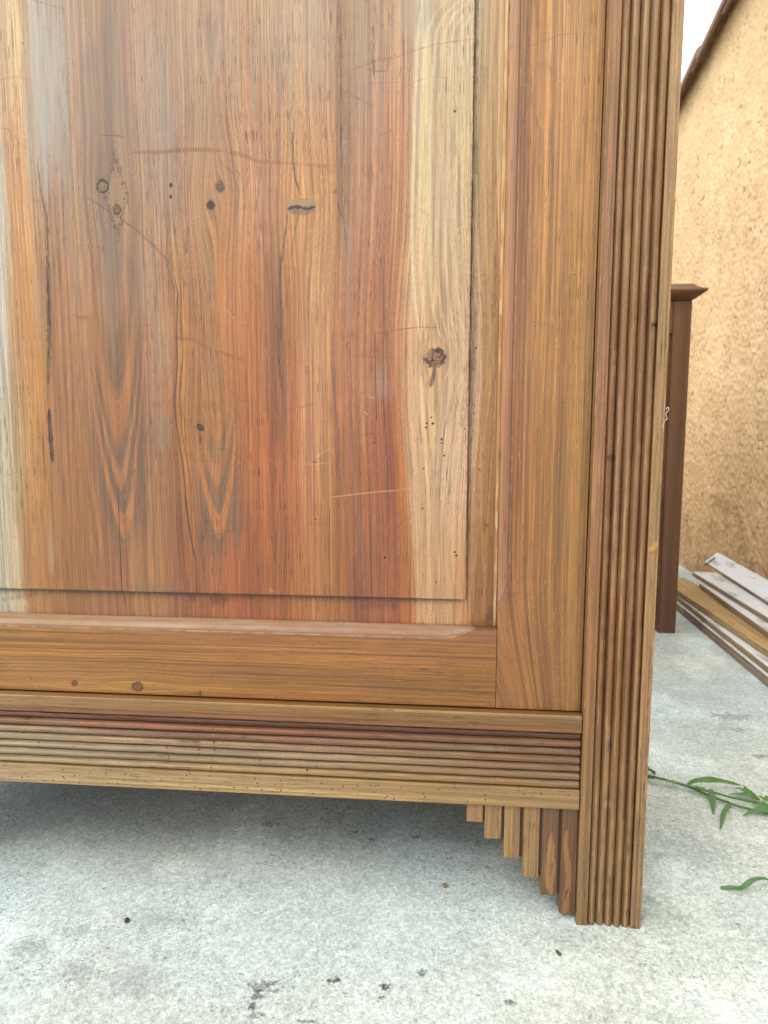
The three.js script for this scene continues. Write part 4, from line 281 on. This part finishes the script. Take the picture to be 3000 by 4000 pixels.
// ------------------------------------------------------------------ house with roughcast wall
{
  const T = 1.6, S = new Surf(0, 0, T, T, 640), pn = (x, y, f, s) => { const n = Math.round(f * T); return vn(x / T * n, y / T * n, s, n, n); };
  S.fill((x, y, o, i, j) => {
    const a = pn(x, y, 3, 1) - 0.5, b = pn(x, y, 14, 2) - 0.5, c = pn(x, y, 70, 3) - 0.5, d = pn(x, y, 180, 4) - 0.5, pit = sst(0.70, 0.88, pn(x, y, 88, 5)) * sst(0.35, 0.7, pn(x, y, 17, 6));
    const v = 1 + 0.05 * a + 0.06 * b + 0.07 * c + 0.06 * d; o[0] = 0.87 * v; o[1] = (0.742 + 0.015 * b) * v; o[2] = (0.562 + 0.04 * b) * v;
    o[0] *= 1 - 0.20 * pit; o[1] *= 1 - 0.24 * pit; o[2] *= 1 - 0.28 * pit; o[3] = 0.5 + 0.35 * c + 0.25 * d - 0.3 * pit; o[4] = 0.95;
  });
  const stucco = S.material({ bumpScale: 0.003, vertexColors: true });
  const house = thing('house', 'ochre roughcast house wall under brown half round roof tiles', 'house', [1.6, 0, -2.2]);
  const Z = []; for (let z = -6; z < -3.7; z += 0.06) Z.push(z); for (let z = -3.7; z < -1.1; z += 0.007) Z.push(z); for (let z = -1.1; z <= 1.601; z += 0.05) Z.push(z);
  const topY = (z) => 2.462 + 0.14 * (z + 3.17), N = 372, P = [], U = [], I = [], VC = [];
  for (const z of Z) for (let k = 0; k <= N; k++) { const y = topY(z) * k / N; const h = 0.0054 * Math.pow(vn(z * 78, y * 78, 90), 1.4) + 0.0022 * vn(z * 150, y * 150, 93) + 0.0025 * vn(z * 33, y * 33, 91) + 0.006 * (vn(z * 2, y * 2, 94) - 0.5); P.push(0.952 - h, y, z); U.push(z / T, y / T); const st = sst(0.50, 0.68, vn(z * 13, y * 13, 95) * 0.7 + vn(z * 45, y * 45, 96) * 0.3) * (y < 0.34 + 0.3 * (vn(z * 6, y * 3, 97) - 0.5) ? 1 : 0.12); VC.push(1 - 0.20 * st, 1 - 0.23 * st, 1 - 0.25 * st); }
  for (let i = 0; i + 1 < Z.length; i++) for (let k = 0; k < N; k++) { const q = i * (N + 1) + k; I.push(q, q + N + 1, q + 1, q + 1, q + N + 1, q + N + 2); }
  const g = new THREE.BufferGeometry(); g.setAttribute('position', new THREE.Float32BufferAttribute(P, 3)); g.setAttribute('uv', new THREE.Float32BufferAttribute(U, 2)); g.setAttribute('color', new THREE.Float32BufferAttribute(VC, 3)); g.setIndex(I); g.computeVertexNormals();
  const core = new THREE.BoxGeometry(0.25, 2.2, 7.6); core.translate(1.08, 1.1, -2.2); const cu = core.attributes.uv; for (let i = 0; i < cu.count; i++) cu.setXY(i, cu.getX(i) * 4, cu.getY(i) * 1.4);
  core.setAttribute('color', new THREE.Float32BufferAttribute(new Float32Array(core.attributes.position.count * 3).fill(1), 3)); const b = house.position; const gm = mergeGeometries([g.toNonIndexed(), core.toNonIndexed()]); gm.translate(-b.x, -b.y, -b.z);
  const wall = new THREE.Mesh(gm, stucco); wall.name = 'wall'; wall.castShadow = wall.receiveShadow = true; house.add(wall);
  // roof: slab and a verge of half round tiles, each lapping over the nearer one
  const tS = new Surf(0, 0, 0.6, 0.6, 500); tS.fill((x, y, o) => { const a = vn(x * 12, y * 7, 1) - 0.5, c = vn(x * 60, y * 40, 2) - 0.5, d = vn(x * 220, y * 200, 3) - 0.5, mo = sst(0.62, 0.85, vn(x * 30, y * 22, 4)); const v = 1 + 0.16 * a + 0.16 * c + 0.14 * d; o[0] = mix(0.50 * v, 0.42, mo * 0.5); o[1] = mix(0.40 * v, 0.37, mo * 0.5); o[2] = mix(0.33 * v, 0.32, mo * 0.5); o[3] = 0.5 + 0.3 * c + 0.3 * d; o[4] = 0.85; });
  const tile = tS.material({ bumpScale: 0.002 });
  const roof = new THREE.Group(); roof.name = 'roof'; house.add(roof);
  const slab = bx(1.02, 4.2, -0.03, 0.03, -6.1, 1.7, 0.01); slab.rotateX(-0.14); slab.translate(0, topY(0) + 0.02, 0); part('roof_deck', slab, tile, roof);
  const sh = new THREE.Shape(); const R = 0.062, r = 0.051, a0 = -0.18, a1 = Math.PI + 0.18; for (let k = 0; k <= 18; k++) { const t = mix(a0, a1, k / 18); sh[k ? 'lineTo' : 'moveTo'](R * Math.cos(t), R * Math.sin(t)); } for (let k = 18; k >= 0; k--) { const t = mix(a0, a1, k / 18); sh.lineTo(r * Math.cos(t), r * Math.sin(t)); }
  for (let k = 0; k < 21; k++) {
    const q = new THREE.ExtrudeGeometry(sh, { depth: 0.46, bevelEnabled: true, bevelSize: 0.002, bevelThickness: 0.002, bevelSegments: 1, curveSegments: 4, steps: 4 }); const pp = q.attributes.position; for (let i = 0; i < pp.count; i++) { const s = mix(0.86, 1.06, pp.getZ(i) / 0.46); pp.setX(i, pp.getX(i) * s); pp.setY(i, pp.getY(i) * s); } q.computeVertexNormals();
    const zn = -2.35 - 0.38 * (k - 9); q.translate(0, 0, -0.46); q.rotateX(-0.14 - 0.032 + 0.006 * (hsh(k, 1, 3) - 0.5)); q.rotateZ(0.05 * (hsh(k, 2, 3) - 0.5)); q.translate(0.935 + 0.006 * (hsh(k, 4, 3) - 0.5), topY(zn) - 0.045 + 0.012, zn); part('roof_tile', q, tile, roof, (x, y, z) => [z + x * 0.3 + k * 0.17, y + x]);
  }
}

{  // unseen low wall, added to shade the lower part of the house wall
  const o = thing('added_shade_wall', 'added low ochre wall, unseen behind the cabinet, shading the lower house wall', 'wall', [-0.7, 0, -4.0]);
  part('wall', bx(-1.6, 0.26, 0, 0.85, -6, -1.97, 0.01), plain(0.60, 0.43, 0.23, 0.95), o); part('coping', bx(-1.64, 0.30, 0.85, 0.9, -6.04, -1.93, 0.01), plain(0.3, 0.22, 0.15, 0.9), o);
}

// ------------------------------------------------------------------ wardrobe
const CX = -0.65, mirror = (x) => 2 * CX - x;
const wardrobe = thing('wardrobe', 'old varnished pine wardrobe with raised panel door, beaded corner posts and stepped feet', 'wardrobe', [CX, 0, -0.26]);
{
  const bead = (w, d, n = 9) => { const l = []; for (let i = 0; i <= n; i++) { const t = Math.PI * i / n; l.push([-w / 2 * Math.cos(t), d * Math.sin(t) - d]); } l.push([w / 2, -d - 0.004], [-w / 2, -d - 0.004]); return l; };
  const flipX = (g) => { g.scale(-1, 1, 1); g.translate(2 * CX, 0, 0); const ix = g.index; if (ix) { for (let i = 0; i < ix.count; i += 3) { const a = ix.getX(i); ix.setX(i, ix.getX(i + 1)); ix.setX(i + 1, a); } } else for (const at of Object.values(g.attributes)) for (let i = 0; i < at.count; i += 3) for (let c = 0; c < at.itemSize; c++) { const a = at.array[i * at.itemSize + c]; at.array[i * at.itemSize + c] = at.array[(i + 1) * at.itemSize + c]; at.array[(i + 1) * at.itemSize + c] = a; } return g; };
  const HT = 1.9;
  for (const L of [false, true]) {
    const f = (g) => L ? flipX(g) : g, tn = L ? (x, y, z, nx) => [mirror(x) + (nx > 0.75 ? z : 0), y] : undefined;
    const post = part('corner_post', f(bx(-0.0885, -0.001, 0.0, HT, -0.075, -0.0095)), grime, wardrobe);
    part('fillet', f(bx(-0.0895, -0.0742, 0, HT, -0.02, 0, 0.0012)), woodPost, post, tn);
    part('fillet', f(bx(-0.0142, 0, 0, HT, -0.02, 0, 0.0012)), woodPost, post, tn);
    for (let k = 0; k < 5; k++) { const g = sweep(bead(0.0107, 0.0060), 0.0008, HT, 'y', [-0.0741 + 0.00598 + 0.01197 * k, -0.0012]); part('bead', f(g), woodPost, post, tn); }
    part('back_leg', f(bx(-0.0885, -0.004, 0, HT, -0.52, -0.455, 0.002)), woodCarcase, wardrobe);
    part('side_panel', f(bx(-0.05, -0.012, 0.12, HT, -0.452, -0.077, 0.001)), woodCarcase, wardrobe);
    // stepped bracket: six staves
    const br = part('bracket', f(bx(-0.2455, -0.0905, 0.148, 0.172, -0.03, -0.014, 0.0006)), grime, wardrobe);
    const st = [[-0.2472, -0.2240, 0.1435], [-0.2213, -0.1973, 0.1190], [-0.1937, -0.1713, 0.0911], [-0.1668, -0.1437, 0.0635], [-0.1395, -0.1169, 0.0376], [-0.1126, -0.0900, 0.0106]];
    st.forEach(([a, b, y], k) => { part('stave', f(bx(a, b, y, 0.1722, -0.03, -0.008, 0.0012)), woodBracket, br, L ? (x, yy, z, nx) => [mirror(x) + (nx > 0.75 ? z : 0), yy] : undefined); if (k < 5) part('groove', f(bx(b - 0.001, st[k + 1][0] + 0.001, y + 0.001, 0.171, -0.029, -0.0118, 0.0004)), grime, br); });
  }
  // apron
  const x0 = mirror(-0.0905), x1 = -0.0905, ap = part('apron', bx(x0, x1, 0.1735, 0.309, -0.032, -0.0112, 0.0008), grime, wardrobe);
  part('fillet', bx(x0, x1, 0.2852, 0.3102, -0.032, -0.002, 0.0014), woodApron, ap);
  part('fillet', bx(x0, x1, 0.1724, 0.2016, -0.034, -0.002, 0.0014), woodApron, ap);
  for (let k = 0; k < 7; k++) part('bead', sweep(bead(0.0105, 0.0066), x0 + 0.001, x1 - 0.0012, 'x', [0.2016 + 0.00597 + 0.01194 * k, -0.0035 - (k === 6 ? 0.002 : 0)]), woodApron, ap);
  // carcase
  part('floor_board', bx(x0 - 0.03, x1 + 0.03, 0.20, 0.222, -0.455, -0.034, 0.001), woodCarcase, wardrobe);
  part('back_panel', bx(x0 - 0.03, x1 + 0.03, 0.03, HT, -0.475, -0.458, 0.001), woodCarcase, wardrobe);
  part('top_rail', bx(x0, x1, 1.79, HT, -0.034, -0.002, 0.0015), woodApron, wardrobe, (x, y, z) => [x, 0.17 + (y - 1.79) * 0.25]);
  part('cornice', bx(x0 - 0.13, x1 + 0.13, HT, HT + 0.05, -0.55, 0.035, 0.008), woodCarcase, wardrobe);
  // door
  const door = new THREE.Group(); door.name = 'door'; wardrobe.add(door); door.position.set(0, 0.3126, 0.24);
  const FZ = -0.015, T1 = 1.787;
  // stile: section from inner lip over a stopped chamfer to the outer edge
  const loft = (st, sec) => { const rows = st.map(sec), n = rows[0].length, P = [], I = []; for (const r2 of rows) for (const p of r2) P.push(...p); for (let i = 0; i + 1 < rows.length; i++) for (let k = 0; k + 1 < n; k++) { const a = i * n + k; I.push(a, a + 1, a + n + 1, a, a + n + 1, a + n); } const g = new THREE.BufferGeometry(); g.setAttribute('position', new THREE.Float32BufferAttribute(P, 3)); g.setIndex(I); return toCreasedNormals(g.toNonIndexed(), 0.38); };
  const ys = [0.3126, 0.36, 0.40, 0.44, 0.456]; for (let k = 0; k <= 22; k++) ys.push(0.4575 + 0.045 * k / 22); for (let y = 0.52; y < T1; y += 0.1) ys.push(y); ys.push(T1);
  const stileSec = (y) => { const w = stopW(y - 0.4575, 0.0145, 0.045), d = w * 0.66, xi = -0.2086; return [[xi - 0.0055, y, -0.034], [xi - 0.0055, y, -0.0272], [xi - 0.0020, y, -0.0258], [xi, y, -0.0266], [xi, y, FZ - d - 0.0004], [xi + w * 0.35, y, FZ - d * 0.90], [xi + w * 0.72, y, FZ - d * 0.55], [xi + w, y, FZ - 0.0001], [xi + w + 0.0008, y, FZ], [-0.12, y, FZ], [-0.0915, y, FZ], [-0.0907, y, FZ - 0.0008], [-0.0907, y, -0.045], [xi - 0.0055, y, -0.045]]; };
  const stile = (L) => { let g = loft(ys, stileSec); if (L) g = flipX(g); part('stile', g, woodStile, door, L ? (x, y) => [mirror(x), y] : (x, y) => [x, y]); };
  stile(false); stile(true);
  const xs = []; const xr = -0.2094, xl = mirror(xr); xs.push(xl, xl + 0.025); for (let k = 0; k <= 14; k++) xs.push(xl + 0.029 + 0.05 * k / 14); for (let x = -1.0; x < -0.3; x += 0.1) xs.push(x); for (let k = 14; k >= 0; k--) xs.push(xr - 0.029 - 0.05 * k / 14); xs.push(xr - 0.025, xr);
  xs.sort((p, q) => p - q);
  const railSec = (x) => { const w = stopW(Math.min(xr - 0.029 - x, x - xl - 0.029), 0.0165, 0.05), d = w * 0.60, yt = 0.4282; return [[x, 0.3126, -0.045], [x, 0.3126, FZ - 0.0008], [x, 0.3134, FZ], [x, 0.36, FZ], [x, yt - w - 0.0008, FZ], [x, yt - w, FZ - 0.0002], [x, yt - w * 0.72, FZ - d * 0.55], [x, yt - w * 0.35, FZ - d * 0.90], [x, yt, FZ - d - 0.0004], [x, yt, -0.0275], [x, yt + 0.0006, -0.034]]; };
  const fl = (g) => { const ix = g.attributes; for (const at of Object.values(ix)) for (let i = 0; i < at.count; i += 3) for (let c = 0; c < at.itemSize; c++) { const a = at.array[i * at.itemSize + c]; at.array[i * at.itemSize + c] = at.array[(i + 1) * at.itemSize + c]; at.array[(i + 1) * at.itemSize + c] = a; } for (let i = 0; i < ix.normal.array.length; i++) ix.normal.array[i] *= -1; return g; };
  part('rail', fl(loft(xs, railSec)), woodRail, door, (x, y) => [x, y]);
  part('rail', bx(xl, xr, 1.68, T1, -0.045, FZ, 0.0015), woodRail, door, (x, y) => [x, y - 1.68 + 0.31]);
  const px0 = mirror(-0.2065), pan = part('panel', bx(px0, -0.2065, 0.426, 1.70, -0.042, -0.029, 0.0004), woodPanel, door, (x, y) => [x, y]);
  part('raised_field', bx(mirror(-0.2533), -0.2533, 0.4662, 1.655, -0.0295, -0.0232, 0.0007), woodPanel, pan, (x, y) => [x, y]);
}

// ------------------------------------------------------------------ dark cabinet behind
{
  const S = new Surf(0, 0, 0.5, 1.25, 420);
  woodFill(S, [[0.1, [[0, 0x6e4830], [0.1, 0x744e34], [0.2, 0x68442e], [0.35, 0x765238], [0.5, 0x6e4830]]], [0.9, [[0, 0x745034], [0.15, 0x684630], [0.3, 0x7a563a], [0.5, 0x745034]]]], { seed: 701, wave: 1, jit: 1, jitb: 0.4, f1: 160, lines: 0.5, pores: 0.6, rough: 0.38 });
  const m = S.material(), c = thing('cabinet', 'dark brown cabinet with moulded overhanging top standing behind the wardrobe', 'cabinet', [0.1, 0, -1.7]);
  const xr = 0.520, xl = -0.32, zf = -1.507, zb = -1.87, tn = (x, y, z, nx) => [((x + (nx > 0.75 ? z : 0)) % 0.5 + 0.5) % 0.5 * 0.9, y];
  for (const [a, b] of [[xr - 0.058, xr], [xl, xl + 0.058]]) for (const [p, q] of [[zf - 0.05, zf], [zb, zb + 0.05]]) part('corner_post', bx(a, b, 0, 1.135, p, q, 0.002), m, c, tn);
  part('rail', bx(xl + 0.058, xr - 0.058, 1.03, 1.135, zf - 0.03, zf - 0.004, 0.002), m, c, tn); part('rail', bx(xl + 0.058, xr - 0.058, 0.16, 0.25, zf - 0.03, zf - 0.004, 0.002), m, c, tn);
  part('front_panel', bx(xl + 0.05, xr - 0.05, 0.24, 1.04, zf - 0.03, zf - 0.016, 0.001), m, c, tn);
  part('side_panel', bx(xr - 0.03, xr - 0.012, 0.16, 1.135, zb + 0.05, zf - 0.05, 0.001), m, c, tn); part('side_panel', bx(xl + 0.012, xl + 0.03, 0.16, 1.135, zb + 0.05, zf - 0.05, 0.001), m, c, tn); part('back_panel', bx(xl + 0.058, xr - 0.058, 0.16, 1.135, zb + 0.004, zb + 0.016, 0.001), m, c, tn);
  // top: moulded slab built of mitred rings
  const prof = [[-0.004, 1.136], [0.004, 1.138], [0.030, 1.157], [0.036, 1.161], [0.037, 1.166], [0.033, 1.170], [0.022, 1.173], [0.010, 1.180], [0.002, 1.189], [-0.006, 1.191]], P = [], I = [];
  for (const [o, y] of prof) P.push(xl - o, y, zf + o, xr + o, y, zf + o, xr + o, y, zb - o * 0.2, xl - o, y, zb - o * 0.2);
  for (let i = 0; i + 1 < prof.length; i++) for (let k = 0; k < 4; k++) { const a = i * 4 + k, b = i * 4 + (k + 1) % 4; I.push(a, b, b + 4, a, b + 4, a + 4); }
  const n4 = (prof.length - 1) * 4; I.push(n4, n4 + 1, n4 + 2, n4, n4 + 2, n4 + 3, 0, 2, 1, 0, 3, 2);
  const g = new THREE.BufferGeometry(); g.setAttribute('position', new THREE.Float32BufferAttribute(P, 3)); g.setIndex(I); part('moulded_top', toCreasedNormals(g.toNonIndexed(), 0.6), m, c, tn);
}

// ------------------------------------------------------------------ pile of boards by the wall
{
  const mk = (seed, cs, white) => { const S = new Surf(0, 0, 1.2, 0.12, 700); woodFill(S, cs, { seed, unify: 0, gain: 1.05, wave: 1, jit: 1, jitb: 0.5, f1: 180, lines: 0.7, pores: 0.7, rough: white ? 0.6 : 0.7, horizontal: true }); return S; };
  const edge = mk(801, [[0.2, [[0, 0xb49e74], [0.04, 0xbea67c], [0.08, 0xa8946e], [0.12, 0xb49e74]]], [0.8, [[0, 0xc0a67c], [0.06, 0xa28e6a], [0.12, 0xb49c74]]]]).material(), tan = mk(811, [[0.2, [[0, 0xb89c70], [0.06, 0xc0a474], [0.12, 0xb4986a]]], [0.9, [[0, 0xbc9c6a], [0.06, 0xb09060], [0.12, 0xb89c70]]]]).material(), brown = mk(821, [[0.2, [[0, 0xb09c80], [0.06, 0xb8a48a], [0.12, 0xb09c80]]], [0.7, [[0, 0xa89474], [0.06, 0x98846c], [0.12, 0xa89474]]], [1.05, [[0, 0x7c685a], [0.06, 0x88725f], [0.12, 0x7c685a]]]]).material();
  const wS = new Surf(0, 0, 1.2, 0.12, 700); wS.fill((x, y, o) => { const a = vn(x * 9, y * 14, 1) - 0.5, b = vn(x * 40, y * 220, 2) - 0.5, sm = sst(0.66, 0.85, vn(x * 14, y * 34, 3)) * vn(x * 60, y * 120, 4), ch = sst(0.90, 0.95, vn(x * 50, y * 160, 5)); const v = 0.88 + 0.04 * a + 0.04 * b - 0.22 * sm; o[0] = v * 0.985; o[1] = v * 1.0; o[2] = v * 1.01; if (ch) { o[0] = mix(o[0], 0.5, ch * 0.6); o[1] = mix(o[1], 0.44, ch * 0.6); o[2] = mix(o[2], 0.36, ch * 0.6); } o[3] = 0.5 + 0.3 * b; o[4] = 0.55; });
  const white = wS.material();
  // near and far x of the left edge, z far, lower y, thickness, width
  const rows = [[0.607, 0.632, -2.05, 0.0, 0.030, 0.24, 'brown', 'bottom board of the pile by the wall, lying on the concrete'], [0.617, 0.640, -2.0, 0.0305, 0.020, 0.20, 'edge', 'thin white faced board lying second from the bottom of the pile'], [0.652, 0.634, -2.12, 0.051, 0.024, 0.115, 'tan', 'bare tan wooden board in the middle of the pile'], [0.690, 0.738, -1.92, 0.0755, 0.019, 0.11, 'edge', 'white faced board with grey edge lying on the bare tan board'], [0.738, 0.757, -2.06, 0.095, 0.018, 0.094, 'edge', 'white painted board lying flat on top of the pile']];
  const mats = { edge, tan, brown };
  for (const [xn, xf, zf, y, t, w, mat, label] of rows) {
    const zn = -0.35, o = thing('wooden_board', label, 'board', [xn, y, zn], 'boards piled by the house wall'), L = zn - zf, ang = Math.atan2(xf - xn - (xf - xn) * (zf + 1) / -1 * 0, zf - -1.0);
    const skew = (xf - xn) / (zf + 1.0), place = (g) => { const p = g.attributes.position; for (let i = 0; i < p.count; i++) p.setX(i, p.getX(i) + skew * (p.getZ(i) + 1.0)); g.computeVertexNormals(); return g; };
    const tn = (x, yy, z, nx, ny) => [-z * 0.55 + w, ny > 0.7 ? (x - xn + 0.01) : (yy - y + 0.02 + (nx > 0.7 ? 0.03 : 0))];
    part('core', place(bx(xn, xn + w, y, y + t - 0.0012, zf, zn, 0.0015)), mats[mat], o, tn);
    if (mat !== 'tan') part('painted_face', place(bx(xn + 0.0012, xn + w - 0.0012, y + t - 0.0014, y + t, zf + 0.001, zn - 0.001, 0.0004)), white, o, tn);
  }
  // the leaning board
  const o = thing('wooden_board', 'white painted board tilted against the house wall, with a nail through its end', 'board', [0.828, 0.116, -1.6], 'boards piled by the house wall'); o.rotation.set(0, -0.072, 0.72, 'YXZ');
  const lay = (name, g, m, tn) => { uvs(g, m, tn); const q = new THREE.Mesh(g, m); q.name = name; q.castShadow = q.receiveShadow = true; o.add(q); };
  const tn = (x, y, z, nx, ny) => [z * -0.55 + 0.5, ny > 0.7 ? x + 0.01 : y + 0.03];
  lay('core', bx(0, 0.068, 0, 0.0165, -0.61, 1.2, 0.0015), edge, tn); lay('painted_face', bx(0.0008, 0.0672, 0.0163, 0.018, -0.6105, 1.199, 0.0005), white, tn);
  const nail = new THREE.CylinderGeometry(0.0022, 0.0022, 0.05, 10); nail.rotateZ(Math.PI / 2); nail.translate(0.012, 0.0205, -0.565); const hd = new THREE.CylinderGeometry(0.0045, 0.0045, 0.0016, 12); hd.rotateZ(Math.PI / 2); hd.translate(0.037, 0.0225, -0.565); lay('nail', mergeGeometries([nail, hd]), plain(0.02, 0.02, 0.022, 0.5, { metalness: 0.6 }));
}

// ------------------------------------------------------------------ weeds and litter
const WEED = {"stem":[[0.1126,0.01,-0.4512],[0.1291,0.012,-0.4338],[0.1436,0.012,-0.4264],[0.1735,0.01,-0.416],[0.197,0.009,-0.402],[0.2267,0.006,-0.3782],[0.2522,0.006,-0.3553],[0.2639,0.007,-0.3424],[0.2894,0.005,-0.3336],[0.3127,0.005,-0.3214],[0.3581,0.004,-0.2922]],"stem2":[[0.1987,0.011,-0.3984],[0.2251,0.012,-0.3829],[0.2412,0.01,-0.3794],[0.2685,0.008,-0.3686],[0.2963,0.007,-0.3605],[0.3251,0.006,-0.35],[0.3657,0.004,-0.3361]],"leaves":[[[[0.1969,0.01,-0.4061],[0.2106,0.02,-0.4006],[0.2319,0.026,-0.3958],[0.2619,0.02,-0.4056],[0.289,0.012,-0.4142],[0.3125,0.003,-0.4243]],0.0075,0],[[[0.2325,0.016,-0.382],[0.2284,0.013,-0.3642],[0.2224,0.007,-0.3411],[0.214,0.002,-0.3145]],0.0085,1],[[[0.2556,0.012,-0.3395],[0.2435,0.012,-0.3262],[0.228,0.009,-0.3064],[0.217,0.005,-0.2843],[0.2053,0.002,-0.2614]],0.0065,1],[[[0.2852,0.012,-0.3989],[0.2945,0.016,-0.3851],[0.3082,0.01,-0.383],[0.3203,0.003,-0.3736]],0.0085,0],[[[0.3205,0.004,-0.371],[0.3042,0.01,-0.3698],[0.2905,0.01,-0.3779],[0.2674,0.004,-0.3872]],0.006,1],[[[0.3528,0.006,-0.338],[0.3103,0.014,-0.3173],[0.2896,0.01,-0.3183],[0.2659,0.002,-0.3156]],0.0085,1],[[[0.3,0.006,-0.3525],[0.3069,0.012,-0.3404],[0.3181,0.01,-0.3342],[0.3415,0.003,-0.3276]],0.008,0],[[[0.3192,0.01,-0.3755],[0.3225,0.012,-0.3638],[0.3338,0.01,-0.3574],[0.3575,0.003,-0.3476]],0.007,0],[[[0.1398,0.004,-0.4939],[0.1366,0.014,-0.4554],[0.1416,0.014,-0.4461],[0.1482,0.01,-0.4408]],0.0085,2],[[[0.1452,0.013,-0.4215],[0.1357,0.012,-0.425],[0.1283,0.005,-0.4352],[0.1183,0.002,-0.4368]],0.0045,2],[[[0.2242,0.014,-0.3806],[0.2132,0.012,-0.3899],[0.1992,0.011,-0.3999]],0.0045,3],[[[0.1778,0.011,-0.4063],[0.1677,0.011,-0.412],[0.1575,0.012,-0.4177]],0.0045,3]],"blade":[[[0.1467,0.001,-0.1018],[0.1612,0.004,-0.0984],[0.1722,0.008,-0.0925],[0.1836,0.016,-0.0939],[0.1938,0.02,-0.0973],[0.2076,0.02,-0.1033],[0.2242,0.01,-0.1138],[0.2384,0.002,-0.1138]],0.0065],"blade2":[[[0.171,0.001,-0.0017],[0.1756,0.004,-0.0021],[0.185,0.006,-0.0049],[0.1999,0.002,-0.0054]],0.005]};
{
  const greens = [[0.085, 0.225, 0.045], [0.080, 0.205, 0.060], [0.040, 0.105, 0.035], [0.17, 0.29, 0.045]].map(([r, g, b]) => plain(r, g, b, 0.55, { transmission: 0.25, thickness: 0, side: THREE.DoubleSide }));
  const V = (p) => new THREE.Vector3(...p);
  function leaf(pts, w, base, curl = 0.35) {
    const c = new THREE.CatmullRomCurve3(pts.map(V)), n = 22, m = 4, P = [], I = [];
    for (let i = 0; i <= n; i++) { const t = i / n, q = c.getPoint(t), d = c.getTangent(t), s = new THREE.Vector3(-d.z, 0, d.x).normalize(), ww = w * Math.pow(Math.sin(Math.PI * Math.min(1, 0.12 + t * 0.88)), 0.75) * (1 - 0.35 * t); const tl = Math.abs(d.x) > Math.abs(d.z) ? 0.75 : 0; for (let k = 0; k <= m; k++) { const e = k / m * 2 - 1; P.push(q.x + s.x * e * ww - base[0], Math.max(0.0006, q.y - e * tl * ww * Math.sign(s.z || 1) * 0.8 + tl * ww * 0.4 + Math.abs(e) * ww * curl * 0.5 + 0.0006 * Math.sin(t * 17 + k)) - base[1], q.z + s.z * e * ww - base[2]); } }
    for (let i = 0; i < n; i++) for (let k = 0; k < m; k++) { const a = i * (m + 1) + k; I.push(a, a + 1, a + m + 2, a, a + m + 2, a + m + 1); }
    const g = new THREE.BufferGeometry(); g.setAttribute('position', new THREE.Float32BufferAttribute(P, 3)); g.setIndex(I); g.computeVertexNormals(); return g;
  }
  const add = (o, n, g, m) => { const q = new THREE.Mesh(g, m); q.name = n; q.castShadow = q.receiveShadow = true; o.add(q); };
  const b0 = [0.3, 0, -0.36], o = thing('creeping_weed', 'green creeping grass weed with jointed stems lying beside the wardrobe post', 'weed', b0);
  for (const k of ['stem', 'stem2']) { const g = new THREE.TubeGeometry(new THREE.CatmullRomCurve3(WEED[k].map(V)), 60, k === 'stem' ? 0.0026 : 0.0021, 8); g.translate(-b0[0], -b0[1], -b0[2]); add(o, 'stem', g, greens[0]); }
  for (const [p, w, c] of WEED.leaves) add(o, 'leaf', leaf(p, w * 0.82, b0), greens[c]);
  for (const [k, l] of [['blade', 'single curled green grass blade lying alone on the concrete']]) { const [p, w] = WEED[k], b = [p[3][0], 0, p[3][2]], q = new THREE.Mesh(leaf(p, w * 0.6, b), greens[1]); q.name = numbered('grass_blade'); q.position.set(...b); q.castShadow = q.receiveShadow = true; q.userData = { label: l, category: 'grass blade' }; scene.add(q); }
  const lump = (r, sq, s) => { const g = new THREE.IcosahedronGeometry(r, 3), p = g.attributes.position; for (let i = 0; i < p.count; i++) { const k = 1 + 0.3 * (vn(p.getX(i) / r * 1.7 + 9, p.getY(i) / r * 1.7 + p.getZ(i) / r * 2.3 + 5, s) - 0.5); p.setXYZ(i, p.getX(i) * k * 1.05, p.getY(i) * k * sq, p.getZ(i) * k); } g.computeVertexNormals(); return g; };
  const B = [[-0.2768,-0.0652],[-0.731,0.0551],[-0.1235,0.0588],[-0.2682,-0.0587]], bits = [['seed', 0, 0.0034, 0.95, plain(0.20, 0.12, 0.055, 0.6), 'small round brown seed lying below the stepped foot'], ['snail_shell', 1, 0.0036, 0.9, plain(0.03, 0.024, 0.014, 0.4), 'tiny dark round shell on the bright concrete'], ['wood_chip', 2, 0.0042, 0.5, plain(0.09, 0.065, 0.05, 0.8), 'small dark wood chip in front of the corner post']];
  for (const [n, k, r, sq, m, label] of bits) { const q = new THREE.Mesh(lump(r, sq, 33 + k), m); q.name = n; q.position.set(B[k][0], r * sq * 0.98, B[k][1]); if (n === 'wood_chip') { q.scale.set(0.55, 1, 1.2); q.rotation.y = 0.4; } q.castShadow = q.receiveShadow = true; q.userData = { label, category: n.replace('_', ' ') }; scene.add(q); }
  // lint caught on the edge of the corner post
  const lw = plain(0.8, 0.8, 0.8, 0.9), fl = thing('lint', 'white wisp of lint caught on the corner post edge', 'lint', [0.0006, 0.722, -0.002]); fl.scale.setScalar(0.72);
  for (const pts of [[[0, 0.012, 0.002], [0.003, 0.015, 0.003], [0.005, 0.012, 0.003], [0.003, 0.008, 0.002], [0.0005, 0.003, 0.001], [0.002, -0.002, 0.002]], [[0.002, -0.002, 0.002], [0.0035, -0.005, 0.002], [0.001, -0.008, 0.003], [0.002, -0.004, 0.003]], [[0.001, -0.006, 0.002], [-0.002, -0.012, 0.003], [-0.005, -0.019, 0.003], [-0.002, -0.022, 0.003]]]) { const g = new THREE.TubeGeometry(new THREE.CatmullRomCurve3(pts.map(V)), 24, pts.length > 5 ? 0.0005 : 0.00025, 5); add(fl, 'strand', g, lw); }
}
renderer.render(scene, camera);
